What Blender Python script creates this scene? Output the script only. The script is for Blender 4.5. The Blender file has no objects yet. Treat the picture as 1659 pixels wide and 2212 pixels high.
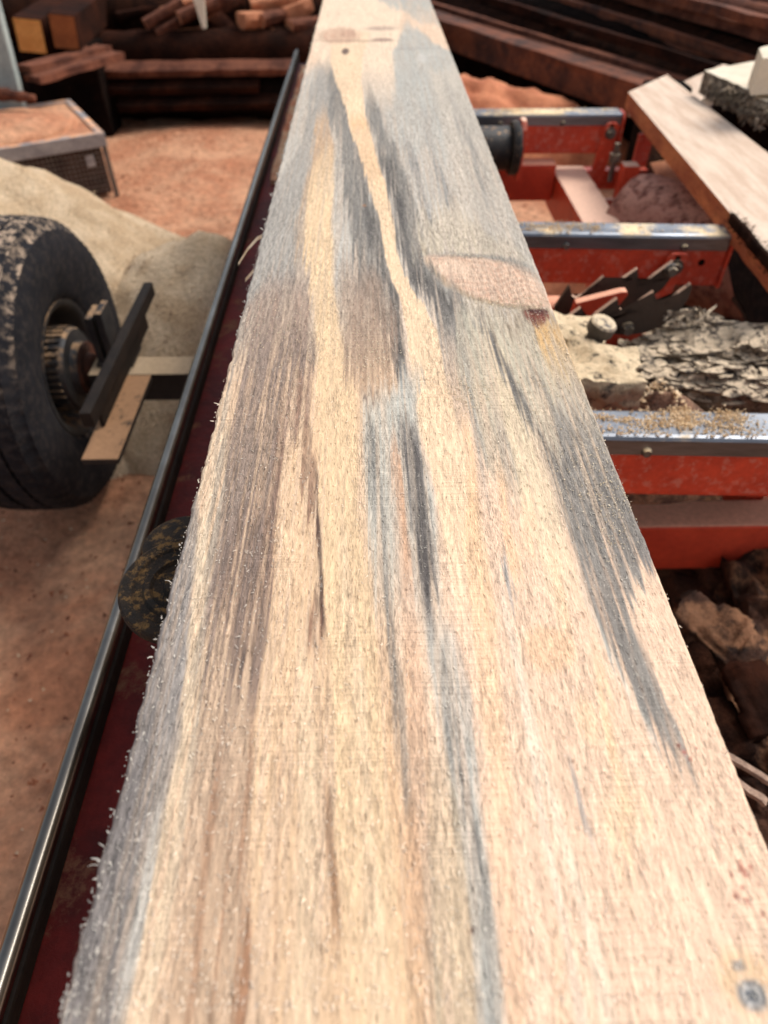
import bpy, bmesh, math, random
import numpy as np
from mathutils import Vector, Matrix, noise as mnoise

R = math.radians
rnd = random.Random(7)
scene = bpy.context.scene
col = scene.collection

# ------------------------------------------------------------------ camera
PITCH, YAW, CAMZ = 44.7, 1.13, 1.14
cam_d = bpy.data.cameras.new('camera')
cam = bpy.data.objects.new('camera', cam_d)
col.objects.link(cam)
cam.location = (0, 0, CAMZ)
cam.rotation_euler = (R(90 - PITCH), 0, R(-YAW))
cam_d.sensor_fit = 'VERTICAL'
cam_d.sensor_height = 36
cam_d.sensor_width = 27
cam_d.lens = 24
cam_d.clip_start = 0.01
cam_d.clip_end = 400
cam_d.dof.use_dof = True
cam_d.dof.focus_distance = 0.46
cam_d.dof.aperture_fstop = 6.5
cam_d.dof.aperture_blades = 0
scene.camera = cam

# ------------------------------------------------------------------ daylight
SUN_EL, SUN_AZ = 50, 62          # azimuth clockwise from +Y: from beyond the mill, to the right
world = bpy.data.worlds.new('World')
scene.world = world
world.use_nodes = True
wn = world.node_tree.nodes
wl = world.node_tree.links
for n in list(wn):
    wn.remove(n)
sky = wn.new('ShaderNodeTexSky')
sky.sky_type = 'NISHITA'
sky.sun_disc = False
sky.sun_elevation = R(SUN_EL)
sky.sun_rotation = R(SUN_AZ)
sky.air_density = 1.0
sky.dust_density = 3.0
sky.ozone_density = 1.0
bg = wn.new('ShaderNodeBackground')
bg.inputs['Strength'].default_value = 0.145
wo = wn.new('ShaderNodeOutputWorld')
hs = wn.new('ShaderNodeHueSaturation')     # thin white cloud over the blue
hs.inputs['Saturation'].default_value = 0.5
wl.new(sky.outputs[0], hs.inputs['Color'])
wl.new(hs.outputs[0], bg.inputs[0])
wl.new(bg.outputs[0], wo.inputs[0])

sun_d = bpy.data.lights.new('sun', 'SUN')
sun_d.energy = 2.2
sun_d.angle = R(25)
sun_d.color = (1.0, 0.965, 0.93)
sun = bpy.data.objects.new('sun', sun_d)
col.objects.link(sun)
sdir = Vector((math.cos(R(SUN_EL)) * math.sin(R(SUN_AZ)), math.cos(R(SUN_EL)) * math.cos(R(SUN_AZ)), math.sin(R(SUN_EL))))
sun.rotation_euler = (-sdir).to_track_quat('-Z', 'Y').to_euler()
sun.location = (4, -1, 6)

scene.view_settings.view_transform = 'Standard'
scene.view_settings.look = 'None'
scene.view_settings.exposure = 0.48
scene.view_settings.gamma = 1
scene.view_settings.use_curve_mapping = False
scene.render.engine = 'CYCLES'

# ------------------------------------------------------------------ measuring helpers
FPX, CX, CY = 1474.8, 829.5, 1106.0
_p, _y = R(PITCH), R(YAW)
_F = Vector((math.sin(_y), math.cos(_y), 0))
_RT = Vector((math.cos(_y), -math.sin(_y), 0))
_FW = _F * math.cos(_p) + Vector((0, 0, -math.sin(_p)))
_UP = _F * math.sin(_p) + Vector((0, 0, math.cos(_p)))
_C = Vector((0, 0, CAMZ))


def ray(px, py):
    return _FW + _RT * ((px - CX) / FPX) + _UP * (-(py - CY) / FPX)


def at(px, py, z):            # the place at height z seen at that spot of the photograph
    d = ray(px, py)
    return _C + d * ((z - CAMZ) / d.z)


def at_y(px, py, y):          # the place at distance y
    d = ray(px, py)
    return _C + d * (y / d.y)


# ------------------------------------------------------------------ materials
def s2l(c):
    return tuple(((v / 255) / 12.92 if v / 255 <= 0.04045 else ((v / 255 + 0.055) / 1.055) ** 2.4) for v in c)


class NT:
    def __init__(self, name):
        self.m = bpy.data.materials.new(name)
        self.m.use_nodes = True
        self.t = self.m.node_tree
        for n in list(self.t.nodes):
            self.t.nodes.remove(n)
        self.out = self.n('ShaderNodeOutputMaterial')
        self.b = self.n('ShaderNodeBsdfPrincipled')
        self.l(self.b.outputs[0], self.out.inputs[0])

    def n(self, t, **kw):
        x = self.t.nodes.new(t)
        for k, v in kw.items():
            setattr(x, k, v)
        return x

    def l(self, a, b):
        self.t.links.new(a, b)

    def coords(self, stretch=(1, 1, 1)):
        tc = self.n('ShaderNodeTexCoord')
        mp = self.n('ShaderNodeMapping')
        mp.inputs['Scale'].default_value = stretch
        self.l(tc.outputs['Object'], mp.inputs[0])
        return mp.outputs[0]

    def noise(self, vec, scale, detail=4, rough=0.6, dist=0.0):
        x = self.n('ShaderNodeTexNoise')
        x.inputs['Scale'].default_value = scale
        x.inputs['Detail'].default_value = detail
        x.inputs['Roughness'].default_value = rough
        x.inputs['Distortion'].default_value = dist
        self.l(vec, x.inputs['Vector'])
        return x.outputs['Fac']

    def ramp(self, fac, lo, hi):
        x = self.n('ShaderNodeMapRange', interpolation_type='SMOOTHSTEP')
        x.inputs[1].default_value = lo
        x.inputs[2].default_value = hi
        self.l(fac, x.inputs[0])
        return x.outputs[0]

    def math(self, op, a, b):
        x = self.n('ShaderNodeMath', operation=op)
        for i, v in enumerate((a, b)):
            if isinstance(v, (int, float)):
                x.inputs[i].default_value = v
            else:
                self.l(v, x.inputs[i])
        return x.outputs[0]

    def mix(self, fac, a, b, blend='MIX'):
        x = self.n('ShaderNodeMix', data_type='RGBA', blend_type=blend)
        for i, v in ((0, fac), (6, a), (7, b)):
            if isinstance(v, (int, float)):
                x.inputs[i].default_value = v
            elif isinstance(v, tuple):
                x.inputs[i].default_value = (*v[:3], 1)
            else:
                self.l(v, x.inputs[i])
        return x.outputs[2]

    def bump(self, h, dist, strength=1.0, prev=None):
        x = self.n('ShaderNodeBump')
        x.inputs['Distance'].default_value = dist
        x.inputs['Strength'].default_value = strength
        self.l(h, x.inputs['Height'])
        if prev is not None:
            self.l(prev, x.inputs['Normal'])
        return x.outputs[0]


def mat(name, c1, c2, scale=8, stretch=(1, 1, 1), rough=0.8, bump=0.002, bscale=None, metal=0.0,
        fine=0.25, dust=None, dust_amt=0.5, dust_scale=14, dust_any=0.0, spec=0.3, fine_scale=9.0):
    """two tone noise material with optional sawdust lying on the faces that look up"""
    t = NT(name)
    v = t.coords(stretch)
    a = t.ramp(t.noise(v, scale, 5, 0.65, 0.3), 0.35, 0.65)
    base = t.mix(a, s2l(c1), s2l(c2))
    f = t.noise(v, scale * fine_scale, 4, 0.7)
    g = t.n('ShaderNodeMapRange')
    g.inputs[1].default_value = 0.3
    g.inputs[2].default_value = 0.7
    g.inputs[3].default_value = 1 - fine
    g.inputs[4].default_value = 1 + fine * 0.8
    t.l(f, g.inputs[0])
    gv = t.n('ShaderNodeCombineColor')
    for i in range(3):
        t.l(g.outputs[0], gv.inputs[i])
    base = t.mix(1.0, base, gv.outputs[0], 'MULTIPLY')
    rg = None
    if dust:
        geo = t.n('ShaderNodeNewGeometry')
        sep = t.n('ShaderNodeSeparateXYZ')
        t.l(geo.outputs['Normal'], sep.inputs[0])
        up = t.ramp(sep.outputs[2], 0.25, 0.9)
        up = t.math('MAXIMUM', up, dust_any)
        v2 = t.coords((1, 1, 1))
        dn = t.noise(v2, dust_scale, 8, 0.72)
        thr = t.ramp(dn, 0.62 - dust_amt * 0.45, 0.72 - dust_amt * 0.35)
        dm = t.math('MULTIPLY', up, thr)
        dv = t.mix(t.noise(v2, 130, 3, 0.7), tuple(x * 0.62 for x in s2l(dust)), tuple(min(1, x * 1.25) for x in s2l(dust)))
        base = t.mix(dm, base, dv)
        rg = t.mix(dm, (rough,) * 3, (0.95,) * 3)
        if metal:
            mt = t.mix(dm, (metal,) * 3, (0, 0, 0))
            t.l(mt, t.b.inputs['Metallic'])
    t.l(base, t.b.inputs['Base Color'])
    t.b.inputs['Roughness'].default_value = rough
    t.b.inputs['Specular IOR Level'].default_value = spec
    if rg is not None:
        t.l(rg, t.b.inputs['Roughness'])
    if metal and not dust:
        t.b.inputs['Metallic'].default_value = metal
    if bump:
        h = t.noise(v, bscale or scale * 5, 6, 0.7)
        t.l(t.bump(h, bump), t.b.inputs['Normal'])
    return t.m


SAW = (232, 206, 164)
PINK = (230, 166, 136)
M = {}
M['earth'] = mat('sawdust_earth', (178, 116, 82), (202, 150, 114), 3.0, bump=0.014, bscale=55, fine=0.4, fine_scale=12)
M['mound'] = mat('pale_sawdust', (214, 190, 158), (190, 162, 128), 7, bump=0.012, bscale=90, fine=0.35, fine_scale=22, spec=.1)
M['litter'] = mat('brown_litter', (150, 112, 86), (84, 60, 48), 40, bump=0.008, bscale=120, fine=0.5)
M['mound_red'] = mat('red_sawdust', (196, 124, 84), (166, 94, 60), 9, bump=0.006, bscale=80, fine=0.3)
M['red'] = mat('red_paint', (198, 70, 43), (178, 58, 36), 9, rough=0.5, bump=0.0004, bscale=150, fine=0.12, dust=PINK, dust_amt=0.95, dust_scale=11, spec=0.4)
M['red_bare'] = mat('red_paint_clean', (200, 70, 43), (178, 58, 36), 12, rough=0.48, bump=0.0004, bscale=160, fine=0.16, dust=(206, 160, 140), dust_amt=0.25, dust_scale=70, dust_any=0.30, spec=0.4)
M['red_shaded'] = mat('shaded_red_paint', (104, 26, 20), (70, 18, 15), 8, rough=0.6, bump=0.001, bscale=150, fine=0.3, dust=(120, 80, 60), dust_amt=0.22, dust_scale=16, spec=0.2)  # darker copy of the red: shade on beam and brace put into the colour
M['steel_cap'] = mat('stainless_cap', (138, 142, 148), (112, 115, 120), 6, stretch=(1, 8, 8), rough=0.4, bump=0, metal=1.0, fine=0.06, dust=SAW, dust_amt=0.30, dust_scale=9)
M['rod'] = mat('polished_rail', (138, 134, 126), (104, 98, 90), 5, rough=0.27, bump=0.0, metal=1.0, fine=0.06)
M['steel'] = mat('dull_steel', (120, 116, 112), (90, 84, 78), 20, rough=0.5, bump=0.0005, metal=0.8, dust=SAW, dust_amt=0.35, dust_scale=30)
M['black'] = mat('black_steel', (26, 24, 23), (38, 34, 31), 14, rough=0.55, bump=0.0008, bscale=120, fine=0.3, dust=(190, 155, 120), dust_amt=0.16, dust_scale=70, dust_any=0.25)
M['dog'] = mat('black_tooth_steel', (20, 18, 18), (32, 28, 26), 14, rough=0.5, bump=0.0008, bscale=120, fine=0.3, dust=(214, 176, 150), dust_amt=0.75, dust_scale=50, dust_any=0.06, spec=.25)
M['axle'] = mat('dust_laden_axle', (26, 24, 22), (36, 32, 28), 14, rough=0.7, bump=0.002, fine=0.3, dust=(186, 160, 128), dust_amt=1.3, dust_scale=12)
M['seat'] = mat('dark_rail_seat', (30, 25, 22), (42, 34, 28), 14, rough=0.7, bump=0.001, fine=0.3, spec=.15)
M['black_dusty'] = mat('dusty_black_steel', (34, 31, 29), (44, 39, 34), 14, rough=0.65, bump=0.001, bscale=120, fine=0.3, dust=(164, 124, 90), dust_amt=0.72, dust_scale=36)
M['screw'] = mat('dusty_bolt', (86, 80, 76), (64, 58, 54), 14, rough=0.6, bump=0.0008, bscale=120, fine=0.3, dust=(204, 184, 154), dust_amt=0.5, dust_scale=60)
M['roller'] = mat('roller_rubber', (30, 25, 20), (44, 34, 24), 60, rough=0.85, bump=0.001, bscale=300, fine=0.5, dust=(112, 84, 48), dust_amt=0.28, dust_scale=110, dust_any=0.4)
M['tyre'] = mat('tyre_rubber', (26, 26, 29), (34, 33, 36), 25, rough=0.85, bump=0.0006, bscale=140, fine=0.2, dust=(168, 146, 124), dust_amt=0.34, dust_scale=60, dust_any=0.05, spec=.15)
M['hub'] = mat('dark_hub', (34, 34, 36), (52, 50, 48), 30, rough=0.5, bump=0.0006, fine=0.3, dust=(150, 120, 90), dust_amt=0.4, dust_scale=30)
M['rust'] = mat('rusty_hub', (78, 40, 22), (50, 28, 18), 40, rough=0.85, bump=0.001, fine=0.4)
M['bark'] = mat('dark_bark', (32, 19, 14), (56, 32, 21), 7, stretch=(3, 3, 1), rough=0.95, bump=0.012, bscale=30, fine=0.5, spec=0.04)
M['bark_black'] = mat('black_bark', (16, 11, 9), (30, 19, 14), 7, rough=0.95, bump=0.012, bscale=30, fine=0.5, spec=0.03)
M['bark_grey'] = mat('grey_bark', (104, 94, 84), (44, 36, 32), 26, stretch=(.35, 1, 1), rough=0.9, bump=0.006, bscale=90, fine=0.5, dust=(214, 192, 162), dust_amt=0.52, dust_scale=75, dust_any=.25)
M['dusty_cast'] = mat('dusty_casting', (70, 62, 56), (44, 38, 34), 26, rough=0.9, bump=0.006, bscale=120, fine=0.4, dust=(222, 198, 162), dust_amt=0.62, dust_scale=60, dust_any=.45)
M['rust_wood'] = mat('red_brown_timber', (120, 66, 40), (60, 35, 25), 5, rough=0.85, bump=0.004, bscale=40, fine=0.4)
M['dark_wood'] = mat('dark_timber', (56, 29, 18), (30, 17, 12), 5, rough=0.9, bump=0.004, bscale=40, fine=0.4, spec=0.05)
M['offcut'] = mat('offcut_wood', (116, 72, 54), (76, 46, 36), 9, rough=0.9, bump=0.003, bscale=60, fine=0.35, spec=.1)
M['offcut_pale'] = mat('pale_offcut', (186, 124, 88), (160, 100, 68), 9, rough=0.85, bump=0.003, bscale=60, fine=0.25)
M['beam_end'] = mat('fresh_end_grain', (220, 150, 80), (205, 132, 66), 12, rough=0.8, bump=0.002, fine=0.2)
M['beam_end_dark'] = mat('old_end_grain', (150, 84, 42), (132, 70, 34), 12, rough=0.8, bump=0.002, fine=0.25)
M['white_wood'] = mat('pale_plank', (212, 189, 166), (190, 162, 138), 5, stretch=(6, 1, 6), rough=0.75, bump=0.0008, bscale=60, fine=0.08)
M['cream_wood'] = mat('cream_slab', (218, 204, 180), (200, 184, 158), 6, rough=0.75, bump=0.002, bscale=40, fine=0.08)
M['plank_edge'] = mat('plank_edge_wood', (186, 112, 66), (148, 76, 44), 7, stretch=(3, 1, 3), rough=0.8, bump=0.002, fine=0.3)
M['post'] = mat('blue_grey_post', (158, 166, 160), (136, 146, 142), 9, rough=0.7, bump=0.001, fine=0.2)
M['alu'] = mat('grey_rim', (158, 156, 154), (128, 126, 128), 12, rough=0.5, bump=0.0006, fine=0.15, metal=0.3, dust=(214, 160, 120), dust_amt=0.4)
M['wire'] = mat('dark_wire', (122, 112, 104), (96, 88, 82), 20, rough=0.6, bump=0, fine=0.2, metal=0.4)
M['dark_in'] = mat('crate_litter', (70, 44, 34), (40, 28, 24), 12, rough=0.95, bump=0.006, fine=0.4)
M['roof'] = mat('roof_sheet', (120, 112, 104), (96, 84, 74), 3, rough=0.6, bump=0.001, fine=0.2)
M['wall'] = mat('old_wall_boards', (52, 38, 30), (36, 26, 21), 4, stretch=(4, 4, 1), rough=0.9, bump=0.004, fine=0.4)
M['chip'] = mat('sawdust_chips', (226, 202, 168), (200, 170, 130), 60, rough=0.9, bump=0, fine=0.2)
M['mound_chip'] = mat('mixed_chips', (232, 206, 168), (120, 88, 64), 30, rough=0.9, bump=0, fine=0.3)
M['mound_strip'] = mat('peach_sawdust', (216, 178, 140), (204, 120, 84), 6, bump=.006, bscale=90, fine=.3, spec=.1)
M['grain'] = mat('pale_sawdust_grains', (240, 224, 196), (214, 192, 156), 300, rough=0.9, bump=0, fine=0.2)
M['chip_red'] = mat('reddish_chips', (150, 88, 58), (96, 56, 40), 30, rough=0.9, bump=0, fine=0.3)

# ------------------------------------------------------------------ object helpers
ROOT = {}


def base_of(o):
    return ROOT.get(o.name, Vector((0, 0, 0)))


def thing(name, label, cat, loc, group=None):
    o = bpy.data.objects.new(name, None)
    col.objects.link(o)
    o.empty_display_size = 0.05
    o.location = loc
    o['label'] = label
    o['category'] = cat
    if group:
        o['group'] = group
    ROOT[o.name] = Vector(loc)
    return o


def obj(name, bm, m, parent=None, smooth=False, bevel=0.0, base=None):
    if bevel:
        bmesh.ops.remove_doubles(bm, verts=bm.verts, dist=1e-5)
        es = [e for e in bm.edges if len(e.link_faces) == 2 and e.calc_face_angle(0) > 0.7]
        bmesh.ops.bevel(bm, geom=es, offset=bevel, segments=2, profile=0.6, affect='EDGES', clamp_overlap=True)
    bmesh.ops.recalc_face_normals(bm, faces=bm.faces)
    b = base_of(parent) if parent else (Vector(base) if base is not None else Vector((0, 0, 0)))
    bmesh.ops.translate(bm, verts=bm.verts, vec=-b)
    me = bpy.data.meshes.new(name)
    bm.to_mesh(me)
    bm.free()
    if smooth:
        me.shade_smooth()
        if smooth == 'auto':
            me.set_sharp_from_angle(angle=R(40))
    if isinstance(m, (list, tuple)):
        for x in m:
            me.materials.append(x)
    else:
        me.materials.append(m)
    o = bpy.data.objects.new(name, me)
    col.objects.link(o)
    if parent:
        o.parent = parent
        ROOT[o.name] = b
    else:
        o.location = b
        ROOT[o.name] = b
    return o


def tag(o, label, cat=None, group=None, kind=None):
    if label:
        o['label'] = label
    if cat:
        o['category'] = cat
    if group:
        o['group'] = group
    if kind:
        o['kind'] = kind
    return o


def box(bm, c, s, rot=None, mi=0):
    m = Matrix.Translation(c) @ (rot.to_4x4() if rot is not None else Matrix.Identity(4)) @ Matrix.Diagonal((s[0], s[1], s[2], 1))
    r = bmesh.ops.create_cube(bm, size=1, matrix=m)
    if mi:
        for f in {f for v in r['verts'] for f in v.link_faces}:
            f.material_index = mi
    return r['verts']


def box2(bm, a, b):
    return box(bm, [(x + y) / 2 for x, y in zip(a, b)], [abs(x - y) for x, y in zip(a, b)])


def cyl(bm, a, b, r1, r2=None, seg=20):
    a, b = Vector(a), Vector(b)
    d = b - a
    q = d.to_track_quat('Z', 'Y').to_matrix().to_4x4()
    m = Matrix.Translation((a + b) / 2) @ q
    bmesh.ops.create_cone(bm, cap_ends=True, segments=seg, radius1=r1, radius2=r1 if r2 is None else r2, depth=d.length, matrix=m)


def prism(bm, pts, ext):
    """closed outline (list of Vector) pushed along ext"""
    ext = Vector(ext)
    a = [bm.verts.new(p) for p in pts]
    b = [bm.verts.new(Vector(p) + ext) for p in pts]
    n = len(pts)
    fa = bm.faces.new(a)
    fb = bm.faces.new(list(reversed(b)))
    for i in range(n):
        bm.faces.new((a[i], b[i], b[(i + 1) % n], a[(i + 1) % n]))
    bmesh.ops.triangulate(bm, faces=[fa, fb])


def lathe(bm, prof, origin, axis, seg=48, mod=None):
    """profile of (radius, along) turned about axis; mod(i, j, r) may change the radius"""
    origin, axis = Vector(origin), Vector(axis).normalized()
    u = axis.orthogonal().normalized()
    w = axis.cross(u)
    rows = []
    for j, (r, h) in enumerate(prof):
        row = []
        for i in range(seg):
            a = 2 * math.pi * i / seg
            rr = mod(i, j, r) if mod else r
            row.append(bm.verts.new(origin + axis * h + (u * math.cos(a) + w * math.sin(a)) * rr))
        rows.append(row)
    for j in range(len(rows) - 1):
        for i in range(seg):
            k = (i + 1) % seg
            bm.faces.new((rows[j][i], rows[j][k], rows[j + 1][k], rows[j + 1][i]))


def log_mesh(bm, a, b, r, seg=18, n=22, rough=0.12, flat=None, seed=0, r2=None, squash=1.0, capmi=0):
    """an uneven round log; flat: sawn off at that fraction of the radius (a slab)"""
    a, b = Vector(a), Vector(b)
    ax = (b - a).normalized()
    u = Vector((0, 0, 1)).cross(ax)
    u = u.normalized() if u.length > 1e-3 else Vector((1, 0, 0))
    w = ax.cross(u)
    rows = []
    for j in range(n + 1):
        t = j / n
        rad = r + ((r2 if r2 is not None else r) - r) * t
        c = a.lerp(b, t)
        row = []
        for i in range(seg):
            an = 2 * math.pi * i / seg
            d = u * math.cos(an) + w * math.sin(an) * squash
            q = c + d * rad
            k = 1 + rough * (mnoise.noise(q * (1.2 / max(rad, .02)) * .5 + Vector((seed, seed * 2.1, 0))) + .6 * mnoise.noise(q * (3.2 / max(rad, .02)) * .5 + Vector((seed, 0, 3))))
            p = c + d * rad * k
            if flat is not None:
                h = (p - c).dot(w)
                if h > rad * flat:
                    p -= w * (h - rad * flat)
            row.append(bm.verts.new(p))
        rows.append(row)
    for j in range(n):
        for i in range(seg):
            k = (i + 1) % seg
            bm.faces.new((rows[j][i], rows[j][k], rows[j + 1][k], rows[j + 1][i]))
    f1 = bm.faces.new(list(reversed(rows[0])))
    f2 = bm.faces.new(rows[-1])
    f1.material_index = f2.material_index = capmi


def bark_piece(bm, a, b, w, h, seed=0, nu=110, nv=44, amp=.012):
    """a slab of bark: flat below, craggy and layered above"""
    a, b = Vector(a), Vector(b)
    ax = (b - a).normalized()
    side = Vector((0, 0, 1)).cross(ax).normalized()
    L_ = (b - a).length
    rows = []
    for j in range(nu + 1):
        t_ = j / nu
        c = a.lerp(b, t_)
        tip = min(1, t_ / .10 + .12 + .25 * mnoise.noise(Vector((seed, t_ * 30, 1))))
        tip = max(.1, tip)
        row = []
        for i in range(nv):
            an = 2 * math.pi * i / nv
            u, v = math.cos(an), math.sin(an)
            q = Vector((t_ * L_, u * w, v * h + seed))
            k = mnoise.noise(q * 11) * .7 + mnoise.noise(Vector((q.x * 7, q.y * 70, q.z * 90))) * 1.0 + abs(mnoise.noise(Vector((q.x * 14, q.y * 150, q.z * 160)))) * .8 + (.7 if mnoise.noise(Vector((q.x * 18, q.y * 40, q.z * 50 + 7))) > .12 else -.1) + mnoise.noise(q * 110) * .25
            sg = lambda z_: math.copysign(abs(z_) ** .6, z_)
            row.append(bm.verts.new(c + side * (sg(u) * w * tip) + Vector((0, 0, sg(v) * h * (.5 + .5 * tip))) + (side * u + Vector((0, 0, v))) * amp * k + ax * amp * .8 * mnoise.noise(q * 50 + Vector((9, 0, 0)))))
        rows.append(row)
    for j in range(nu):
        for i in range(nv):
            k = (i + 1) % nv
            bm.faces.new((rows[j][i], rows[j][k], rows[j + 1][k], rows[j + 1][i]))
    bm.faces.new(list(reversed(rows[0])))
    bm.faces.new(rows[-1])


def rough_box(bm, c, s, rot, amp=0.01, cuts=4, seed=0):
    vs = box(bm, (0, 0, 0), s, None)
    es = list({e for v in vs for e in v.link_edges})
    bmesh.ops.subdivide_edges(bm, edges=es, cuts=cuts, use_grid_fill=True)
    m = Matrix.Translation(c) @ rot.to_4x4()
    for v in bm.verts:
        if v.tag:
            continue
        v.tag = True
        p = v.co.copy()
        d = Vector([mnoise.noise(p * 22 + Vector((seed, i * 7.7, seed * .3))) + .5 * mnoise.noise(p * 60 + Vector((seed, i * 5.1, 1))) for i in range(3)])
        v.co = m @ (p + d * amp)


def heap(name, label, cat, m, cx, cy, rx, ry, h, z0=0, seed=0, n=46, rough=0.12, rotz=0, kind=None, power=1.3, parent=None):
    bm = bmesh.new()
    grid = []
    for j in range(n + 1):
        row = []
        for i in range(n + 1):
            u, v = 2 * i / n - 1, 2 * j / n - 1
            # disc mapping of the square
            x = u * math.sqrt(1 - v * v / 2)
            y = v * math.sqrt(1 - u * u / 2)
            rr = min(1, math.hypot(x, y))
            q = Vector((x * rx, y * ry, seed))
            nz = mnoise.noise(q * 2.2) * .6 + mnoise.noise(q * 6) * .3 + mnoise.noise(q * 16) * .14
            hh = h * (max(0, 1 - rr) ** power) * (1 + rough * 3 * nz) + h * rough * nz * (1 - rr) - .03 * (rr > .985)
            c, s = math.cos(rotz), math.sin(rotz)
            row.append(bm.verts.new((cx + x * rx * c - y * ry * s, cy + x * rx * s + y * ry * c, z0 + hh)))
        grid.append(row)
    for j in range(n):
        for i in range(n):
            bm.faces.new((grid[j][i], grid[j][i + 1], grid[j + 1][i + 1], grid[j + 1][i]))
    o = obj(name, bm, m, parent, smooth=True, base=(cx, cy, z0))
    if kind:
        o['kind'] = kind
        o['label'] = label
    elif label:
        tag(o, label, cat)
    return o


def flecks(name, pts, m, size=(0.002, 0.005), flat=0.5, parent=None, seed=1):
    """many tiny chips joined to one object; pts: list of places"""
    r = random.Random(seed)
    V, Fc = [], []
    base = [(1, 0, 0), (-.5, .87, 0), (-.5, -.87, 0), (0, 0, 1), (0, 0, -1)]
    fs = [(0, 1, 3), (1, 2, 3), (2, 0, 3), (1, 0, 4), (2, 1, 4), (0, 2, 4)]
    for p in pts:
        s = r.uniform(*size) / 2
        sx, sy, sz = s * r.uniform(.6, 1.7), s * r.uniform(.5, 1.2), s * flat
        a, ti = r.uniform(0, 6.28), r.uniform(-.6, .6)
        ca, sa, ct, st = math.cos(a), math.sin(a), math.cos(ti), math.sin(ti)
        k = len(V)
        for x, y, z in base:
            x, y, z = x * sx, y * sy, z * sz
            x, z = x * ct - z * st, x * st + z * ct
            V.append((p[0] + x * ca - y * sa, p[1] + x * sa + y * ca, p[2] + z))
        Fc += [(k + i, k + j, k + l) for i, j, l in fs]
    me = bpy.data.meshes.new(name)
    b = base_of(parent) if parent else Vector((0, 0, 0))
    V = [(x - b.x, y - b.y, z - b.z) for x, y, z in V]
    me.from_pydata(V, [], Fc)
    me.materials.append(m)
    o = bpy.data.objects.new(name, me)
    col.objects.link(o)
    o['kind'] = 'stuff'
    if parent:
        o.parent = parent
    return o


# ================================================================== GROUND AND SHED
def vnoise(x, y, seed):
    """smooth value noise on numpy arrays"""
    rs = np.random.RandomState(seed)
    T = rs.rand(256, 256)
    xi, yi = np.floor(x).astype(int), np.floor(y).astype(int)
    fx, fy = x - xi, y - yi
    fx = fx * fx * (3 - 2 * fx)
    fy = fy * fy * (3 - 2 * fy)
    a = T[xi % 256, yi % 256]
    b = T[(xi + 1) % 256, yi % 256]
    c = T[xi % 256, (yi + 1) % 256]
    d = T[(xi + 1) % 256, (yi + 1) % 256]
    return (a * (1 - fx) + b * fx) * (1 - fy) + (c * (1 - fx) + d * fx) * fy


def grid_mesh(name, X, Y, Z, m):
    ny, nx = X.shape
    me = bpy.data.meshes.new(name)
    co = np.stack([X, Y, Z], -1).reshape(-1, 3).astype(np.float32)
    ii = np.arange(ny * nx).reshape(ny, nx)
    q = np.stack([ii[:-1, :-1], ii[:-1, 1:], ii[1:, 1:], ii[1:, :-1]], -1).reshape(-1, 4)
    me.vertices.add(len(co))
    me.vertices.foreach_set('co', co.ravel())
    me.loops.add(q.size)
    me.loops.foreach_set('vertex_index', q.ravel().astype(np.int32))
    me.polygons.add(len(q))
    me.polygons.foreach_set('loop_start', (np.arange(len(q)) * 4).astype(np.int32))
    me.update(calc_edges=True)
    me.validate()
    me.materials.append(m)
    me.shade_smooth()
    return me


g = np.concatenate([np.array([-200, -60, -20, -8]), np.linspace(-5, 7, 241), np.array([9, 20, 60, 200])])
gx, gy = np.meshgrid(g, g)
gz = 0.05 * (vnoise(gx * 1.3, gy * 1.3, 3) - .5) + 0.03 * (vnoise(gx * 5, gy * 5, 4) - .5) + 0.012 * (vnoise(gx * 18, gy * 18, 5) - .5)
gz[(np.abs(gx) > 7.5) | (np.abs(gy) > 7.5)] = 0
gz -= 0.02
go = bpy.data.objects.new('ground', grid_mesh('ground', gx, gy, gz, M['earth']))
col.objects.link(go)
tag(go, 'orange brown earth covered with sawdust', kind='structure')

# ================================================================== THE SAWMILL
ZB, ZK = 0.838, 0.640               # top of the board, top of the bunks
mill = thing('sawmill', 'red portable sawmill with bright steel rail and cross bunks carrying the long board', 'sawmill', (0, 1.2, 0))

bm = bmesh.new()
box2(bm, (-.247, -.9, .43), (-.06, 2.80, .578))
obj('frame_beam', bm, M['red_shaded'], mill, bevel=.004)
bm = bmesh.new()
prof = [(0.0078, -.9), (0.0078, 2.84), (0.006, 2.846), (0.001, 2.847)]
lathe(bm, [(0.001, -.9)] + prof, (-.250, 0, .6035), (0, 1, 0), 20)
obj('track_rail', bm, M['rod'], mill, smooth='auto')
bm = bmesh.new()
box2(bm, (-.257, -.9, .5785), (-.241, 2.82, .5975))
box2(bm, (-.2655, -.9, .46), (-.2475, 2.8, .5745))
obj('rail_seat', bm, M['seat'], mill, bevel=.003)
for y in (-.5, 2.45):
    bm = bmesh.new()
    box2(bm, (-.2, y - .04, .02), (-.11, y + .04, .4295))
    box2(bm, (-.25, y - .09, -.04), (-.06, y + .09, .0195))
    obj('leg', bm, M['red'], mill, bevel=.004)


bm = bmesh.new()
rough_box(bm, Vector((-.185, 2.18, .580)), (.085, 1.10, .012), Matrix.Identity(3), .007, 16, 2)
o = obj('sawdust_strip', bm, M['mound_strip'], mill, smooth='auto')


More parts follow.
